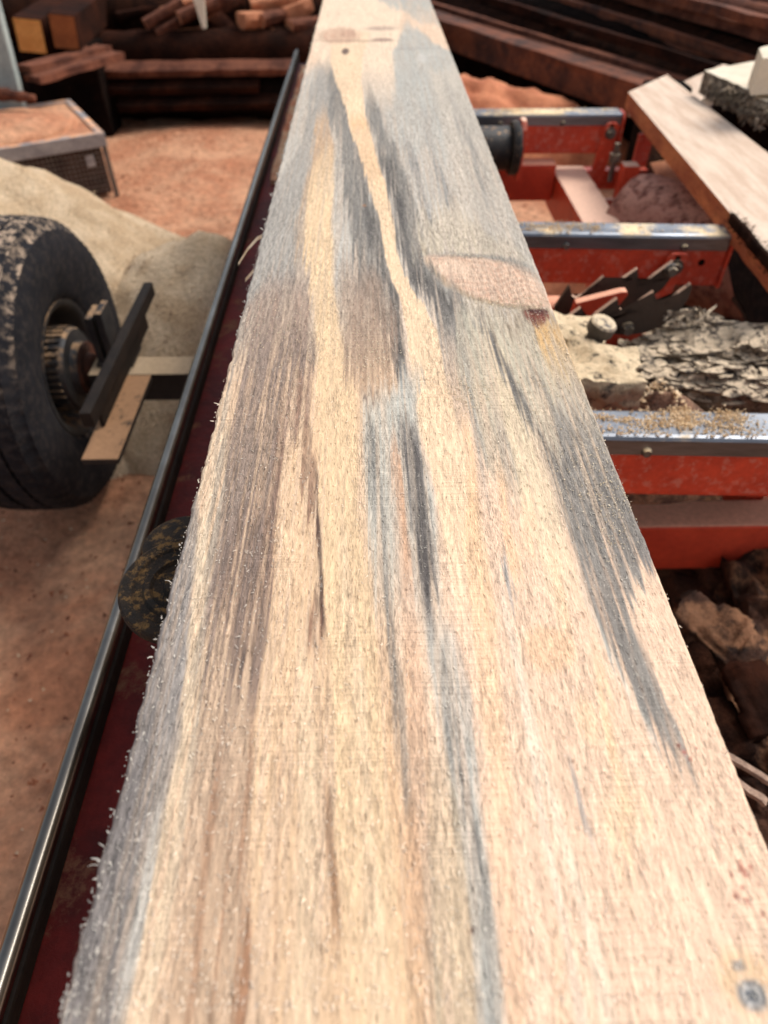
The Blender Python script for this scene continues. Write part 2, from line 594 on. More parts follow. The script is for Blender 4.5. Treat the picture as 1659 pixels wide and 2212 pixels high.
def bunk(pl, pr, xend, holes=(), bolts=()):
    A, B = at(*pl, ZK), at(*pr, ZK)
    e = (B - A)
    e.z = 0
    e.normalize()
    nrm = Vector((-e.y, e.x, 0))        # away from the camera
    P0 = A - e * ((A.x + .059) / e.x)
    Lg = (xend - P0.x) / e.x
    P0 = P0.copy()
    P0.z = 0
    W = .056

    def prof_at(pts, z0=0):
        return [P0 + nrm * u + Vector((0, 0, z)) for u, z in pts]
    bm = bmesh.new()
    prism(bm, prof_at([(.003, .545), (.003, .617), (W - .003, .617), (W - .003, .545)]), e * Lg)
    b = obj('bunk', bm, M['red_bare'], mill, bevel=.004)
    bm = bmesh.new()
    z = ZK
    prism(bm, prof_at([(0, z - .027), (0, z - .0055), (.0022, z - .0016), (.0062, z), (W - .0062, z), (W - .0022, z - .0016),
                       (W, z - .0055), (W, z - .027), (W - .0028, z - .027), (W - .0028, z - .0225), (.0028, z - .0225), (.0028, z - .027)]), e * (Lg - .004))
    obj('steel_cap', bm, M['steel_cap'], b)
    bm = bmesh.new()
    E = P0 + e * (Lg + .0005)
    prism(bm, [E + nrm * u + Vector((0, 0, zz)) for u, zz in [(-.001, .543), (-.001, z - .012), (.008, z - .001), (W - .008, z - .001), (W + .001, z - .012), (W + .001, .543)]], e * .006)
    obj('end_plate', bm, M['red_bare'], b, bevel=.001)
    for d in bolts:
        bm = bmesh.new()
        q = P0 + e * d + Vector((0, 0, z - .022))
        cyl(bm, q + nrm * .001, q - nrm * .005, .007, .005, 12)
        obj('bolt', bm, M['steel'], b, smooth='auto')
    for d, zz in holes:
        bm = bmesh.new()
        q = P0 + e * d + Vector((0, 0, zz))
        cyl(bm, q + nrm * .004, q + nrm * .0024, .006, .006, 14)
        obj('bolt_hole', bm, M['bark_black'], b)
    return b, P0, e, nrm


b1, q1, e1, n1 = bunk((1020, 247), (1388, 245), .648, bolts=(.395, .555))
b2, q2, e2, n2 = bunk((1125, 503), (1590, 510), .640, holes=((.66, .590),), bolts=(.41, .62))
b3, q3, e3, n3 = bunk((1300, 943), (1650, 949), .660, bolts=(.385, .60))


def hanger(b, P0, e, n, dx, ztop, zbot, lean, w=.036):
    """a slotted flat bar bolted to the front of a bunk"""
    bm = bmesh.new()
    T = P0 + e * dx - n * .004 + Vector((0, 0, 0))
    pts = []
    for u, z in [(-.5, zbot), (-.5, ztop - .010), (-.36, ztop - .002), (-.2, ztop), (.2, ztop), (.36, ztop - .002), (.5, ztop - .010), (.5, zbot)]:
        k = (ztop - z) / (ztop - zbot)
        pts.append(T + e * (u * w - lean * k) + Vector((0, 0, z)))
    prism(bm, pts, -n * .008)
    h = obj('hanger_plate', bm, M['red_bare'], mill, bevel=.001)
    bm = bmesh.new()
    q = T - n * .008 + e * (-lean * .12) + Vector((0, 0, ztop - .024))
    cyl(bm, q, q - n * .012, .010, .009, 6)
    cyl(bm, q, q - n * .004, .014, .014, 16)
    obj('hanger_bolt', bm, M['steel'], h, smooth='auto')
    bm = bmesh.new()
    q = q + Vector((0, 0, .014)) + n * .0005
    box(bm, q, (.008, .004, .012))
    obj('slot', bm, M['bark_black'], h)
    return h


def dist_on(P0, e, x):
    return (x - P0.x) / e.x


hanger(b1, q1, e1, n1, dist_on(q1, e1, at_y(1317, 290, 1.93).x), .622, .47, .018)
hanger(b2, q2, e2, n2, dist_on(q2, e2, at_y(1455, 575, 1.19).x), .612, .49, .02)

# lower cross beams and the long tube that ties them together
bm = bmesh.new()
box2(bm, (-.0595, .722, .283), (.80, .782, .384))
obj('cross_beam', bm, M['red'], mill, bevel=.005)
bm = bmesh.new()
box2(bm, (-.0595, 1.905, .435), (.492, 1.96, .528))
obj('cross_beam', bm, M['red'], mill, bevel=.005)
bm = bmesh.new()
box2(bm, (-.0595, 1.215, .40), (.492, 1.265, .49))
obj('cross_beam', bm, M['red'], mill, bevel=.005)
M['red_dusty'] = mat('dust_covered_red_tube', (198, 70, 43), (178, 58, 36), 9, rough=0.5, bump=0.0004, bscale=150, fine=0.12, dust=(232, 190, 164), dust_amt=1.3, dust_scale=11, spec=0.4)
bm = bmesh.new()
box2(bm, (.495, 1.20, .40), (.585, 1.985, .50))
obj('side_tube', bm, M['red_dusty'], mill, bevel=.006)
bm = bmesh.new()
box2(bm, (.70, .7825, .28), (.78, 1.18, .375))
obj('side_tube', bm, M['red'], mill, bevel=.006)
# posts between bunks and tubes
for x, y, z0, z1, w in ((.12, .752, .3835, .63, .03), (.05, .752, .3835, .545, .05), (.30, 1.235, .4895, .5455, .05), (.30, 1.935, .5275, .5455, .05), (.10, 1.935, .5275, .5455, .04)):
    bm = bmesh.new()
    box2(bm, (x - w / 2, y - .022, z0), (x + w / 2, y + .022, z1))
    obj('spacer', bm, M['red_bare'], mill, bevel=.002)
bm = bmesh.new()
a = at_y(1362, 360, 1.80)
box2(bm, (a.x - .018, 1.79, a.z - .13), (a.x + .022, 1.83, a.z + .004))
box2(bm, (.5855, 1.80, a.z - .12), (a.x - .0185, 1.82, a.z - .08))
obj('stop_post', bm, M['red_dusty'], mill, bevel=.004)
bm = bmesh.new()
a = at_y(1340, 352, 1.79)
cyl(bm, (a.x, 1.84, a.z - .06), (a.x, 1.84, a.z + .03), .007, .007, 10)
cyl(bm, (a.x, 1.84, a.z - .012), (a.x, 1.84, a.z + .006), .014, .014, 6)
obj('adjusting_screw', bm, M['steel'], mill, smooth='auto')
bm = bmesh.new()
a, b = at_y(1398, 290, 2.06), at_y(1372, 395, 2.02)
prism(bm, [a + Vector((-.02, 0, 0)), a + Vector((.02, 0, 0)), b + Vector((.02, 0, 0)), b + Vector((-.02, 0, 0))], (0, .012, 0))
box2(bm, (.585, 2.0, b.z - .01), (b.x + .02, 2.0325, b.z + .04))
obj('end_brace', bm, M['red_bare'], mill, bevel=.001)
# curved red brace at the lower right
bm = bmesh.new()
rail_pts = [(1562, 1225), (1562, 1262), (1590, 1292), (1628, 1318), (1659, 1350), (1659, 1420), (1640, 1402), (1700, 1450), (1720, 1400), (1720, 1240), (1660, 1232)]
rail_pts = [(1562, 1225), (1558, 1258), (1585, 1288), (1622, 1316), (1652, 1345), (1690, 1400), (1740, 1430), (1740, 1330), (1690, 1290), (1665, 1226)]
prism(bm, [at_y(px, py + 6, .745) for px, py in rail_pts], (0, .014, 0))
obj('curved_brace', bm, M['red_shaded'], mill, bevel=.002)

# black roller beside the far bunk
bm = bmesh.new()
rx = at_y(1100, 310, 1.80).x
lathe(bm, [(.001, 0), (.046, 0), (.048, .004), (.048, rx - .0565), (.046, rx - .053), (.058, rx - .053), (.060, rx - .050), (.060, rx - .036), (.056, rx - .032), (.03, rx - .032), (.028, rx - .024), (.001, rx - .024)], (.055, 1.80, .600), (1, 0, 0), 36)
ro = obj('roller', bm, M['black'], mill, smooth='auto')
bm = bmesh.new()
cyl(bm, (.05, 1.80, .60), (rx + .035, 1.80, .60), .011, .011, 14)
obj('axle', bm, M['steel'], ro, smooth='auto')
bm = bmesh.new()
prism(bm, [Vector((rx + .022, y, z)) for y, z in ((1.775, .53), (1.775, .645), (1.785, .664), (1.815, .664), (1.825, .645), (1.825, .53))], (.012, 0, 0))
box2(bm, (rx + .023, 1.8255, .54), (rx + .033, 1.906, .57))
obj('roller_bracket', bm, M['red_dusty'], mill, bevel=.002)

# toothed log dogs: two black hook plates
def c4(x, y):
    return ((1900 + x * .66305) / 1.80833, (900 + y * .66305) / 1.80833)


upper = [(398, 505), (404, 452), (490, 325), (506, 388), (530, 400), (565, 384), (692, 272), (694, 330), (716, 362), (765, 342), (792, 295), (892, 226), (897, 292), (930, 314), (985, 268), (1102, 183),
         (1098, 225), (1085, 285), (1040, 345), (960, 402), (830, 472), (700, 500), (560, 512), (470, 535), (425, 540)]
lower = [(468, 522), (557, 458), (575, 522), (610, 530), (640, 500), (680, 470), (772, 403), (788, 470), (826, 480), (900, 425), (987, 363), (988, 428), (1018, 450), (1064, 432), (1130, 372), (1207, 316),
         (1212, 342), (1185, 410), (1140, 472), (1085, 525), (1020, 572), (930, 604), (830, 618), (760, 612), (660, 600), (560, 580), (500, 560)]
for pts, y, bolt in ((upper, 1.07, (1085, 232)), (lower, .985, (828, 575))):
    bm = bmesh.new()
    prism(bm, [at_y(*c4(*p), y) for p in pts], (0, .008, 0))
    dg = obj('log_dog', bm, M['dog'], mill, bevel=.0008)
    bm = bmesh.new()
    q = at_y(*c4(*bolt), y - .0005)
    cyl(bm, q, q + Vector((0, -.012, 0)), .009, .008, 6)
    cyl(bm, q, q + Vector((0, -.004, 0)), .011, .011, 18)
    obj('pivot_bolt', bm, M['steel'], dg, smooth='auto')
bm = bmesh.new()
prism(bm, [at_y(*c4(*p), 1.03) for p in ((530, 430), (800, 362), (832, 362), (835, 382), (760, 470), (700, 600), (640, 640), (470, 600))], (0, .016, 0))
obj('dog_plate', bm, M['red'], mill, bevel=.002)
bm = bmesh.new()
q = at_y(*c4(800, 600), 1.0)
box2(bm, (q.x - .05, .9975, .38), (q.x + .04, 1.069, q.z))
box2(bm, (q.x - .03, 1.0695, .40), (q.x + .03, 1.214, .45))
box2(bm, (-.0595, 1.0, .40), (q.x - .0505, 1.06, .44))
obj('dog_housing', bm, M['red'], mill, bevel=.003)

# clamp casting thick with sawdust beside the board
bm = bmesh.new()
rough_box(bm, at_y(1212, 735, .88) + Vector((.0, 0.02, -.012)), (.12, .08, .055), Matrix.Rotation(.25, 3, 'Y'), .014, 20, 3)
cl = obj('clamp_casting', bm, M['dusty_cast'], mill, smooth=True)
bm = bmesh.new()
q = at_y(1302, 712, .86)
lathe(bm, [(.001, .001), (.017, .0005), (.0195, -.002), (.0195, -.016), (.018, -.018), (.013, -.019), (.0125, -.075), (.001, -.075)], q + Vector((0, 0, .012)), (.25, -.15, 1), 24)
obj('clamp_screw', bm, M['screw'], cl, smooth='auto')
bm = bmesh.new()
rough_box(bm, at_y(1245, 830, .80) + Vector((.005, 0, 0)), (.15, .10, .07), Matrix.Rotation(-.1, 3, 'Z'), .012, 20, 9)
box2(bm, (.10, .7825, .40), (.17, .84, .48))
obj('clamp_block', bm, M['dusty_cast'], cl, smooth='auto')

# round side roller at the left of the board
bm = bmesh.new()
dc = at(394, 1262, .74)
DR = .0475
lathe(bm, [(.001, -.012), (DR - .004, -.012), (DR, -.009), (DR, -.002), (DR - .002, 0), (DR - .010, 0), (DR - .012, -.002), (.030, -.002), (.028, .001), (.024, .001), (.022, -.002), (.014, -.002), (.012, .004), (.001, .004)], dc, (0.02, -.06, 1), 56)
dk = obj('side_roller', bm, M['roller'], mill, smooth='auto')
bm = bmesh.new()
cyl(bm, dc - Vector((0, 0, .011)), (dc.x, dc.y + .005, .5785), .012, .016, 18)
obj('roller_post', bm, M['black_dusty'], dk, smooth='auto')
bm = bmesh.new()
d2 = at(395, 1172, .715)
lathe(bm, [(.001, -.012), (.030, -.012), (.034, -.008), (.034, -.002), (.030, 0), (.001, .003)], d2, (0, 0, 1), 40)
cyl(bm, d2 - Vector((0, 0, .011)), (d2.x, d2.y, .5785), .010, .012, 14)
obj('side_roller', bm, M['roller'], mill, smooth='auto')

# wheels
def wheel(x, y, side):
    """side: which way the hub looks (+1 to the right)"""
    ctr = Vector((x, y, .31))
    w = bpy.data.objects.new('wheel', None)
    col.objects.link(w)
    w.parent = mill
    w.location = ctr - base_of(mill)
    ROOT[w.name] = ctr
    bm = bmesh.new()
    P = [(.138, .070), (.150, .082), (.165, .088), (.20, .098), (.235, .103), (.262, .102), (.280, .097), (.2835, .0965), (.2845, .093), (.292, .087), (.302, .078), (.3035, .0775), (.3035, .073), (.3045, .0725), (.3075, .060),
         (.3085, .046), (.300, .045), (.300, .040), (.3092, .039), (.3100, .006), (.302, .005)]
    prof = P + [(r, -h) for r, h in reversed(P)]
    nseg = 216

    def mod(i, j, r):
        if r > .2855 and r > .3022:
            return r - (.0028 if (i + j // 3) % 3 == 0 else 0)
        if .283 < r <= .3022:
            return r - (.0022 if (i % 3) == 0 else 0)
        return r
    lathe(bm, prof, ctr, (side, 0, 0), nseg, mod)
    ty = obj('tyre', bm, M['tyre'], w, smooth='auto')
    bm = bmesh.new()
    lathe(bm, [(.1375, .072), (.146, .078), (.146, .082), (.136, .080), (.126, .070), (.120, .045), (.112, .030), (.085, .028), (.080, .034), (.001, .034)], ctr, (side, 0, 0), 48)
    lathe(bm, [(.1375, -.072), (.146, -.078), (.136, -.080), (.126, -.07), (.120, -.03), (.001, -.03)], ctr, (side, 0, 0), 48)
    obj('rim', bm, M['hub'], w, smooth='auto')
    bm = bmesh.new()
    lathe(bm, [(.084, .034), (.088, .040), (.088, .088), (.084, .094), (.060, .096), (.056, .110), (.001, .110)], ctr, (side, 0, 0), 40)
    for i in range(36):
        a = 2 * math.pi * i / 36
        c = ctr + Vector((side * .064, math.cos(a) * .0895, math.sin(a) * .0895))
        box(bm, c, (.044, .005, .006), Matrix.Rotation(a, 3, 'X'))
    dr = obj('brake_drum', bm, M['hub'], w, smooth='auto')
    bm = bmesh.new()
    lathe(bm, [(.058, .112), (.056, .116), (.035, .117), (.030, .130), (.001, .132)], ctr, (side, 0, 0), 28)
    obj('hub_cap', bm, M['rust'], w, smooth='auto')
    return w


wheel(-.735, 1.30, 1)
wheel(.84, 1.30, -1)
bm = bmesh.new()
box2(bm, (-.60, 1.235, .268), (.70, 1.305, .335))
obj('axle_beam', bm, M['axle'], mill, bevel=.004)
bm = bmesh.new()
h0, h1 = at(330, 608, .45), at(168, 893, .45)
hx = (h0.x + h1.x) / 2
box2(bm, (hx - .010, h1.y, .420), (hx + .010, h0.y, .45))
box2(bm, (hx - .010, h1.y + .06, .3745), (hx - .002, h0.y - .06, .4195))
obj('spring_hanger', bm, M['seat'], mill, bevel=.003)
bm = bmesh.new()
box2(bm, (hx - .020, h1.y - .03, .362), (hx + .044, h1.y + .23, .3741))
obj('hanger_flange', bm, M['black_dusty'], mill, bevel=.002)
bm = bmesh.new()
for k in range(2):
    box2(bm, (hx - .075 - .022 * k, 1.27, .34), (hx - .061 - .022 * k, 1.33, .455 - .01 * k))
box2(bm, (hx - .10, 1.262, .3355), (hx - .0225, 1.34, .345))
obj('spring_clip', bm, M['hub'], mill, bevel=.002)
for x, y in ((-.16, 1.27), (.535, 1.27)):
    bm = bmesh.new()
    box2(bm, (x - .04, y - .03, .3355), (x + .04, y + .03, .4295 if x < 0 else .3995))
    obj('axle_bracket', bm, M['black'], mill, bevel=.003)

# ================================================================== THE CANT AND THE BOARD
bm = bmesh.new()
box2(bm, (-.1045, -.42, ZK + .0005), (.1625, 3.0, ZB - .0352))
ct = obj('timber_cant', bm, M['cream_wood'], None, bevel=.002, base=(0.03, 1.3, ZK))
tag(ct, 'squared pale timber cant lying on the bunks under the long board', 'timber')

LE = lambda y: 697 - .2588 * y
RE = lambda y: 930 + .399 * y
pl_, pr_ = at(LE(900), 900, ZB), at(RE(900), 900, ZB)
BXL, BXR = pl_.x, pr_.x
ys = [-.44, -.3, -.15, -.03]
yv = 0.0
while yv < 2.6:
    ys.append(yv)
    yv += max(.0016, .0016 * (1 + (yv - .35) * 3.0))
ys += [2.7, 2.8, 2.9, 3.05]
ys = np.array(ys)
NX = 400
xs = np.linspace(0, 1, NX)
ny = len(ys)
XX, YY = np.meshgrid(BXL + (BXR - BXL) * xs, ys)

CC = np.zeros(XX.shape + (3,))


def lin(c):
    return np.array(s2l(c))


CC[:] = lin((228, 200, 172))
_ragA = vnoise(XX * 330, YY * 16, 11) - .5
_ragB = vnoise(XX * 90, YY * 7, 12) - .5
_ragC = vnoise(XX * 900, YY * 45, 15) - .5
_st = vnoise(XX * 620, YY * 9, 13)
_st2 = vnoise(XX * 1100, YY * 22, 14)
_patch = vnoise(XX * 40, YY * 14, 16)
NEAR = np.clip(YY / .9, .28, 1)
STREAK = np.clip((.55 * _st + .45 * _st2 - .5) * 1.7 + .5, 0, 1)


def paint(c, rows, soft=.5, rag=1.0, streak=.7, smin=.0032, yw=1.0):
    """a stain along the grain: rows of (y, left, right, strength) read off the board"""
    Yr, Xl, Xr, A = [], [], [], []
    for y, l, r, a in sorted(rows, key=lambda q: -q[0]):
        l = LE(y) - 12 if l is None else l
        r = RE(y) + 12 if r is None else r
        p, q = at(l, y, ZB), at(r, y, ZB)
        Yr.append((p.y + q.y) / 2)
        Xl.append(p.x)
        Xr.append(q.x)
        A.append(a)
    top_y, low_y = min(q[0] for q in rows), max(q[0] for q in rows)
    if low_y < 2200:                      # a stain ends where its rows end
        Yr.insert(0, Yr[0] - .02)
        Xl.insert(0, Xl[0])
        Xr.insert(0, Xr[0])
        A.insert(0, 0)
    if top_y > -30:
        Yr.append(Yr[-1] + .04)
        Xl.append(Xl[-1])
        Xr.append(Xr[-1])
        A.append(0)
    Yw = YY + (_ragB * .05 * rag + (STREAK - .5) * .09 * min(1, streak + .2)) * yw * NEAR
    xl, xr, a = np.interp(Yw, Yr, Xl), np.interp(Yw, Yr, Xr), np.interp(Yw, Yr, A)
    w = np.maximum(xr - xl, 1e-4)
    if smin >= .003:
        s_floor = .006 * (.45 + NEAR)
    else:
        s_floor = 0
    x = XX + rag * ((_ragA * .0055 + _ragB * .006) * NEAR + _ragC * .002)
    s = np.maximum(np.maximum(soft * w * .5, smin), s_floor)
    m = np.clip((x - xl) / s + .5, 0, 1) * np.clip((xr - x) / s + .5, 0, 1)
    m = np.clip(m + (STREAK - .5) * 3.2 * min(1, streak + .25) * m * (1 - m), 0, 1)
    m = m * m * (3 - 2 * m)
    m *= a * np.clip(1 + streak * (1.5 * STREAK - .78), 0, 1.2)
    m = np.clip(m, 0, 1)[..., None]
    CC[:] = CC * (1 - m) + lin(c) * m


def blob(c, px, py, rx, ry, a=1.0, soft=.5, ang=0, rag=.25, rings=None):
    """a knot or patch: centre and half axes as seen on the board"""
    ctr = at(px, py, ZB)
    ex = at(px + rx, py, ZB).x - ctr.x
    ey = at(px, py - ry, ZB).y - ctr.y
    dx, dy = XX - ctr.x, YY - ctr.y
    ca, sa = math.cos(ang), math.sin(ang)
    u, v = (dx * ca + dy * sa) / ex, (-dx * sa + dy * ca) / ey
    d = np.sqrt(u * u + v * v) + rag * (_ragB + _ragA * .6 + (_patch - .5))
    m = np.clip((1 - d) / soft + .5, 0, 1)
    m = m * m * (3 - 2 * m) * a
    cc = lin(c)
    if rings:
        k = (.5 + .5 * np.sin(d * rings[0] * 6.28 + _ragB * 3))[..., None]
        cc = cc * (1 - k) + lin(rings[1]) * k
    CC[:] = CC * (1 - m[..., None]) + cc * m[..., None]


G1, G2, G3, BG = (152, 148, 140), (118, 115, 109), (82, 79, 76), (168, 172, 166)
BR, BR2, DK = (158, 130, 106), (124, 98, 82), (66, 50, 46)
CREAM, CR2, PEACH, PK = (230, 200, 160), (226, 194, 150), (236, 202, 170), (240, 207, 178)
# broad zones
paint((216, 184, 148), [(560, None, 820, 0), (700, None, 860, .8), (1100, None, 830, .8), (1500, None, 860, .8), (2230, None, 960, .75)], soft=.3)
paint(PK, [(900, 940, None, 0), (1150, 960, None, .85), (1600, 980, None, .95), (2230, 1080, None, .95)], soft=.2, streak=.15)
paint((182, 178, 168), [(128, None, None, 0), (165, None, None, .85), (560, None, None, .9), (700, None, None, .55), (820, None, None, 0)], soft=.03, streak=.35)
# top of the board: cream round the knots
paint((238, 214, 186), [(-60, None, 872, .9), (90, None, 862, .95), (130, 690, 858, .9), (165, 706, 850, .7), (200, 720, 850, .45), (250, 745, 845, 0)], soft=.12, streak=.15)
paint((178, 178, 170), [(44, 876, 884, .3), (70, 866, 908, .9), (98, 856, 946, .9), (112, 848, 985, .95), (160, 852, 1000, .8), (230, 850, 1030, .5), (330, 860, 1060, .3)], soft=.12, streak=.3)
paint((164, 168, 162), [(-60, 790, 890, .7), (0, 822, 945, .8), (24, 860, 955, .7), (44, 900, 960, .5), (60, 930, 965, 0)], soft=.4)
paint((214, 200, 180), [(150, 925, 1010, .5), (260, 960, 1050, .35), (420, 985, 1110, .4), (540, 1000, 1140, .2)], soft=.5, streak=.9)
# grey left shoulder
paint(G1, [(120, 685, 725, 0), (150, 680, 730, .8), (240, 668, 725, .9), (330, 640, 705, .7), (430, None, 668, .85), (520, None, 660, .9), (620, None, 640, .85), (700, None, 600, .5), (800, None, 560, .2)], soft=.35)
paint((190, 158, 124), [(225, 690, 705, 0), (260, 684, 712, .7), (330, 674, 720, .7), (420, 655, 700, .5), (520, 640, 690, .4), (600, 640, 690, .2)], soft=.7, streak=.9)
paint(CREAM, [(300, 695, 715, 0), (360, 680, 725, .6), (430, 664, 725, .85), (520, 656, 722, .9), (600, 668, 722, .85), (700, 682, 736, .9), (850, 690, 765, .85), (1000, 696, 775, .9), (1200, 702, 790, .9), (1400, 715, 815, .8), (1700, 716, 838, .8), (2000, 742, 862, .6), (2230, 760, 900, .5)], soft=.45, streak=.4)
# dark grey left of the pale streak
paint(G2, [(135, 706, 718, 0), (160, 708, 730, .8), (240, 716, 750, .85), (320, 728, 768, .8), (400, 742, 798, .85), (470, 752, 815, .9), (540, 758, 826, .85), (610, 772, 848, .8), (680, 800, 868, .8), (740, 838, 872, .8), (800, 850, 880, .75), (850, 855, 885, 0)], soft=.5)
paint(G3, [(320, 756, 768, 0), (400, 785, 802, .7), (470, 798, 818, .6), (560, 808, 828, .5), (650, 842, 860, .8), (740, 855, 872, .8), (790, 852, 876, .7), (810, 858, 872, 0)], soft=.8, streak=.9)
paint((146, 124, 106), [(540, 730, 790, 0), (620, 738, 830, .7), (700, 742, 848, .75), (780, 745, 850, .7), (850, 770, 840, .45), (900, 780, 830, 0)], soft=.5, streak=.8)
# brown grey band on the left
paint((150, 128, 112), [(560, 600, 660, 0), (640, 545, 678, .75), (760, 525, 676, .85), (880, 508, 668, .75), (1000, 490, 610, .8), (1150, 462, 590, .8), (1300, 448, 575, .85), (1430, 430, 560, .75), (1560, 415, 545, .55), (1700, 400, 530, .55), (1900, 376, 540, .45), (2230, 340, 560, .4)], soft=.35, streak=.9)
paint(BR2, [(1020, 540, 590, 0), (1120, 505, 590, .7), (1250, 470, 580, .75), (1350, 470, 572, .7), (1440, 500, 560, .7), (1500, 510, 556, .3), (1540, 520, 550, 0)], soft=.6, streak=1.0)
paint(DK, [(1400, 512, 540, 0), (1425, 510, 548, .85), (1450, 516, 545, .7), (1480, 522, 540, 0)], soft=.8, streak=.9)
paint(BR2, [(680, 634, 650, 0), (760, 640, 655, .6), (900, 645, 668, .6), (1010, 648, 684, .7), (1080, 668, 690, .8), (1140, 680, 692, .4)], soft=.8, streak=.8)
paint(BR2, [(850, 590, 605, 0), (950, 592, 612, .6), (1060, 585, 604, .7), (1150, 566, 590, .7), (1280, 555, 578, .6), (1350, 550, 565, 0)], soft=.8, streak=.8)
paint(DK, [(980, 680, 686, 0), (1040, 682, 689, .8), (1120, 685, 692, .9), (1210, 689, 697, .9), (1290, 690, 701, .95), (1340, 692, 702, .9), (1385, 698, 704, .2), (1400, 700, 704, 0)], soft=.6, streak=.2, rag=.35, smin=.0012)
paint((118, 86, 70), [(1240, 680, 692, 0), (1300, 668, 694, .75), (1350, 664, 696, .7), (1400, 668, 690, .4), (1440, 672, 685, 0)], soft=.8, streak=.7)
# cream strip and lilac grey along the left edge
paint((216, 200, 174), [(700, None, 512, 0), (800, None, 512, .5), (1000, None, 490, .65), (1150, None, 472, .65), (1300, 408, 446, .55), (1450, 398, 432, .5), (1600, 376, 424, .45), (1800, 326, 396, .4), (2000, 290, 376, .4), (2230, 236, 326, .4)], soft=.6, streak=1.6)
paint((140, 137, 132), [(760, 505, 518, .2), (860, 488, 500, .6), (980, 462, 474, .5), (1060, 440, 448, .2)], soft=.8)
paint((140, 134, 128), [(1000, None, 424, 0), (1080, None, 428, .8), (1180, None, 422, .9), (1300, None, 412, .95), (1450, None, 402, .95), (1600, None, 384, .95), (1750, None, 350, .95), (1900, None, 318, .95), (2050, None, 292, .95), (2230, None, 258, .95)], soft=.3, streak=.4)
paint((110, 105, 102), [(1300, 348, 372, .2), (1500, 310, 350, .4), (1640, 280, 330, .7), (1750, 240, 300, .8), (1900, 200, 275, .6), (2050, 170, 245, .7), (2230, 150, 230, .8)], soft=.7, streak=1.0)
paint((186, 182, 172), [(1700, 338, 356, .2), (1800, 318, 340, .7), (1950, 285, 312, .8), (2100, 262, 290, .8), (2230, 245, 270, .7)], soft=.6, streak=.7)
# brown lines in the lower left
for rows in ([(1480, 548, 556, 0), (1600, 540, 550, .5), (1800, 524, 540, .6), (2000, 508, 524, .6), (2230, 500, 520, .5)],
             [(1560, 470, 480, 0), (1700, 458, 474, .6), (1900, 430, 448, .6), (2230, 396, 420, .4)],
             [(1640, 520, 526, 0), (1800, 494, 502, .8), (1960, 478, 486, .7), (2230, 448, 456, .3)],
             [(1880, 534, 544, 0), (1960, 532, 546, .8), (2120, 520, 540, .8), (2230, 512, 530, .6)],
             [(1500, 600, 606, 0), (1700, 598, 606, .4), (1900, 590, 600, .3), (2230, 580, 592, .3)],
             [(1640, 420, 428, 0), (1800, 398, 408, .5), (2000, 370, 382, .5), (2230, 330, 345, .3)]):
    paint((146, 110, 84), rows, soft=.8, streak=.9, rag=.5, smin=.0014)
paint((150, 116, 88), [(1690, 692, 704, 0), (1740, 694, 712, .7), (1830, 700, 722, .8), (1920, 708, 730, .75), (2000, 716, 732, .5), (2050, 722, 734, 0)], soft=.5, streak=.3, rag=.4, smin=.0014)
for rows in ([(1400, 640, 660, .5), (1700, 650, 690, .6), (2000, 640, 690, .5), (2230, 620, 690, .5)],
             [(1200, 730, 750, .6), (1500, 760, 790, .6), (1800, 780, 810, .5), (2230, 800, 850, .5)]):
    paint((234, 208, 174), rows, soft=.9, streak=.8)
paint((222, 184, 146), [(1300, 800, 822, 0), (1500, 820, 845, .4), (1800, 850, 900, .6), (2230, 880, 960, .6)], soft=.6, streak=.6)
# the pale streak
paint((238, 208, 172), [(70, 715, 800, .6), (130, 714, 782, .9), (180, 728, 780, .95), (230, 744, 786, 1), (270, 754, 796, 1), (320, 770, 808, 1), (400, 798, 832, 1), (470, 818, 850, 1), (530, 826, 858, 1), (580, 838, 868, 1), (620, 852, 890, 1), (660, 868, 918, 1), (720, 880, 944, .95), (800, 888, 962, .9), (900, 898, 985, .85), (1000, 930, 1012, .8), (1080, 946, 1028, .8), (1180, 960, 1050, .7), (1300, 985, 1070, .4), (1400, 1000, 1080, 0)], soft=.12, streak=.12, rag=.3, smin=.0012)
paint((222, 176, 128), [(240, 752, 792, 0), (262, 756, 798, .55), (290, 764, 804, .2), (360, 784, 820, .4), (400, 800, 832, .2), (470, 826, 846, 0)], soft=.5, streak=.2, rag=.2)
paint((172, 178, 172), [(760, 862, 905, 0), (800, 866, 912, .5), (850, 850, 905, .75), (900, 832, 898, .4), (930, 830, 880, 0)], soft=.5)
# dark right of the streak and below the big knot
paint(G2, [(170, 782, 792, 0), (230, 792, 812, .8), (300, 808, 842, .85), (380, 832, 872, .85), (450, 852, 892, .9), (520, 860, 905, .85), (580, 880, 940, .9), (630, 910, 985, .85), (670, 940, 1010, .8), (760, 955, 1010, .45), (900, 985, 1010, .25), (980, 1000, 1015, 0)], soft=.55, streak=.6)
paint(G3, [(290, 812, 822, 0), (340, 820, 842, .7), (460, 852, 874, .8), (530, 866, 884, .6), (590, 886, 930, .75), (640, 930, 975, .6), (690, 950, 990, 0)], soft=.8, streak=1.0)
for rows in ([(240, 850, 862, 0), (360, 885, 900, .6), (500, 920, 935, .5), (560, 940, 955, 0)],
             [(200, 900, 912, 0), (330, 925, 940, .5), (460, 968, 984, .6), (540, 990, 1000, 0)],
             [(150, 950, 962, .2), (260, 985, 998, .5), (380, 1030, 1045, .4), (470, 1062, 1075, 0)],
             [(300, 870, 880, 0), (420, 905, 925, .6), (540, 930, 950, .5), (560, 940, 950, 0)]):
    paint((122, 122, 120), rows, soft=.9, streak=1.0)
paint((206, 190, 162), [(430, 900, 960, 0), (480, 905, 1040, .5), (545, 915, 1120, .5), (600, 1060, 1150, .3)], soft=.6, streak=.9)
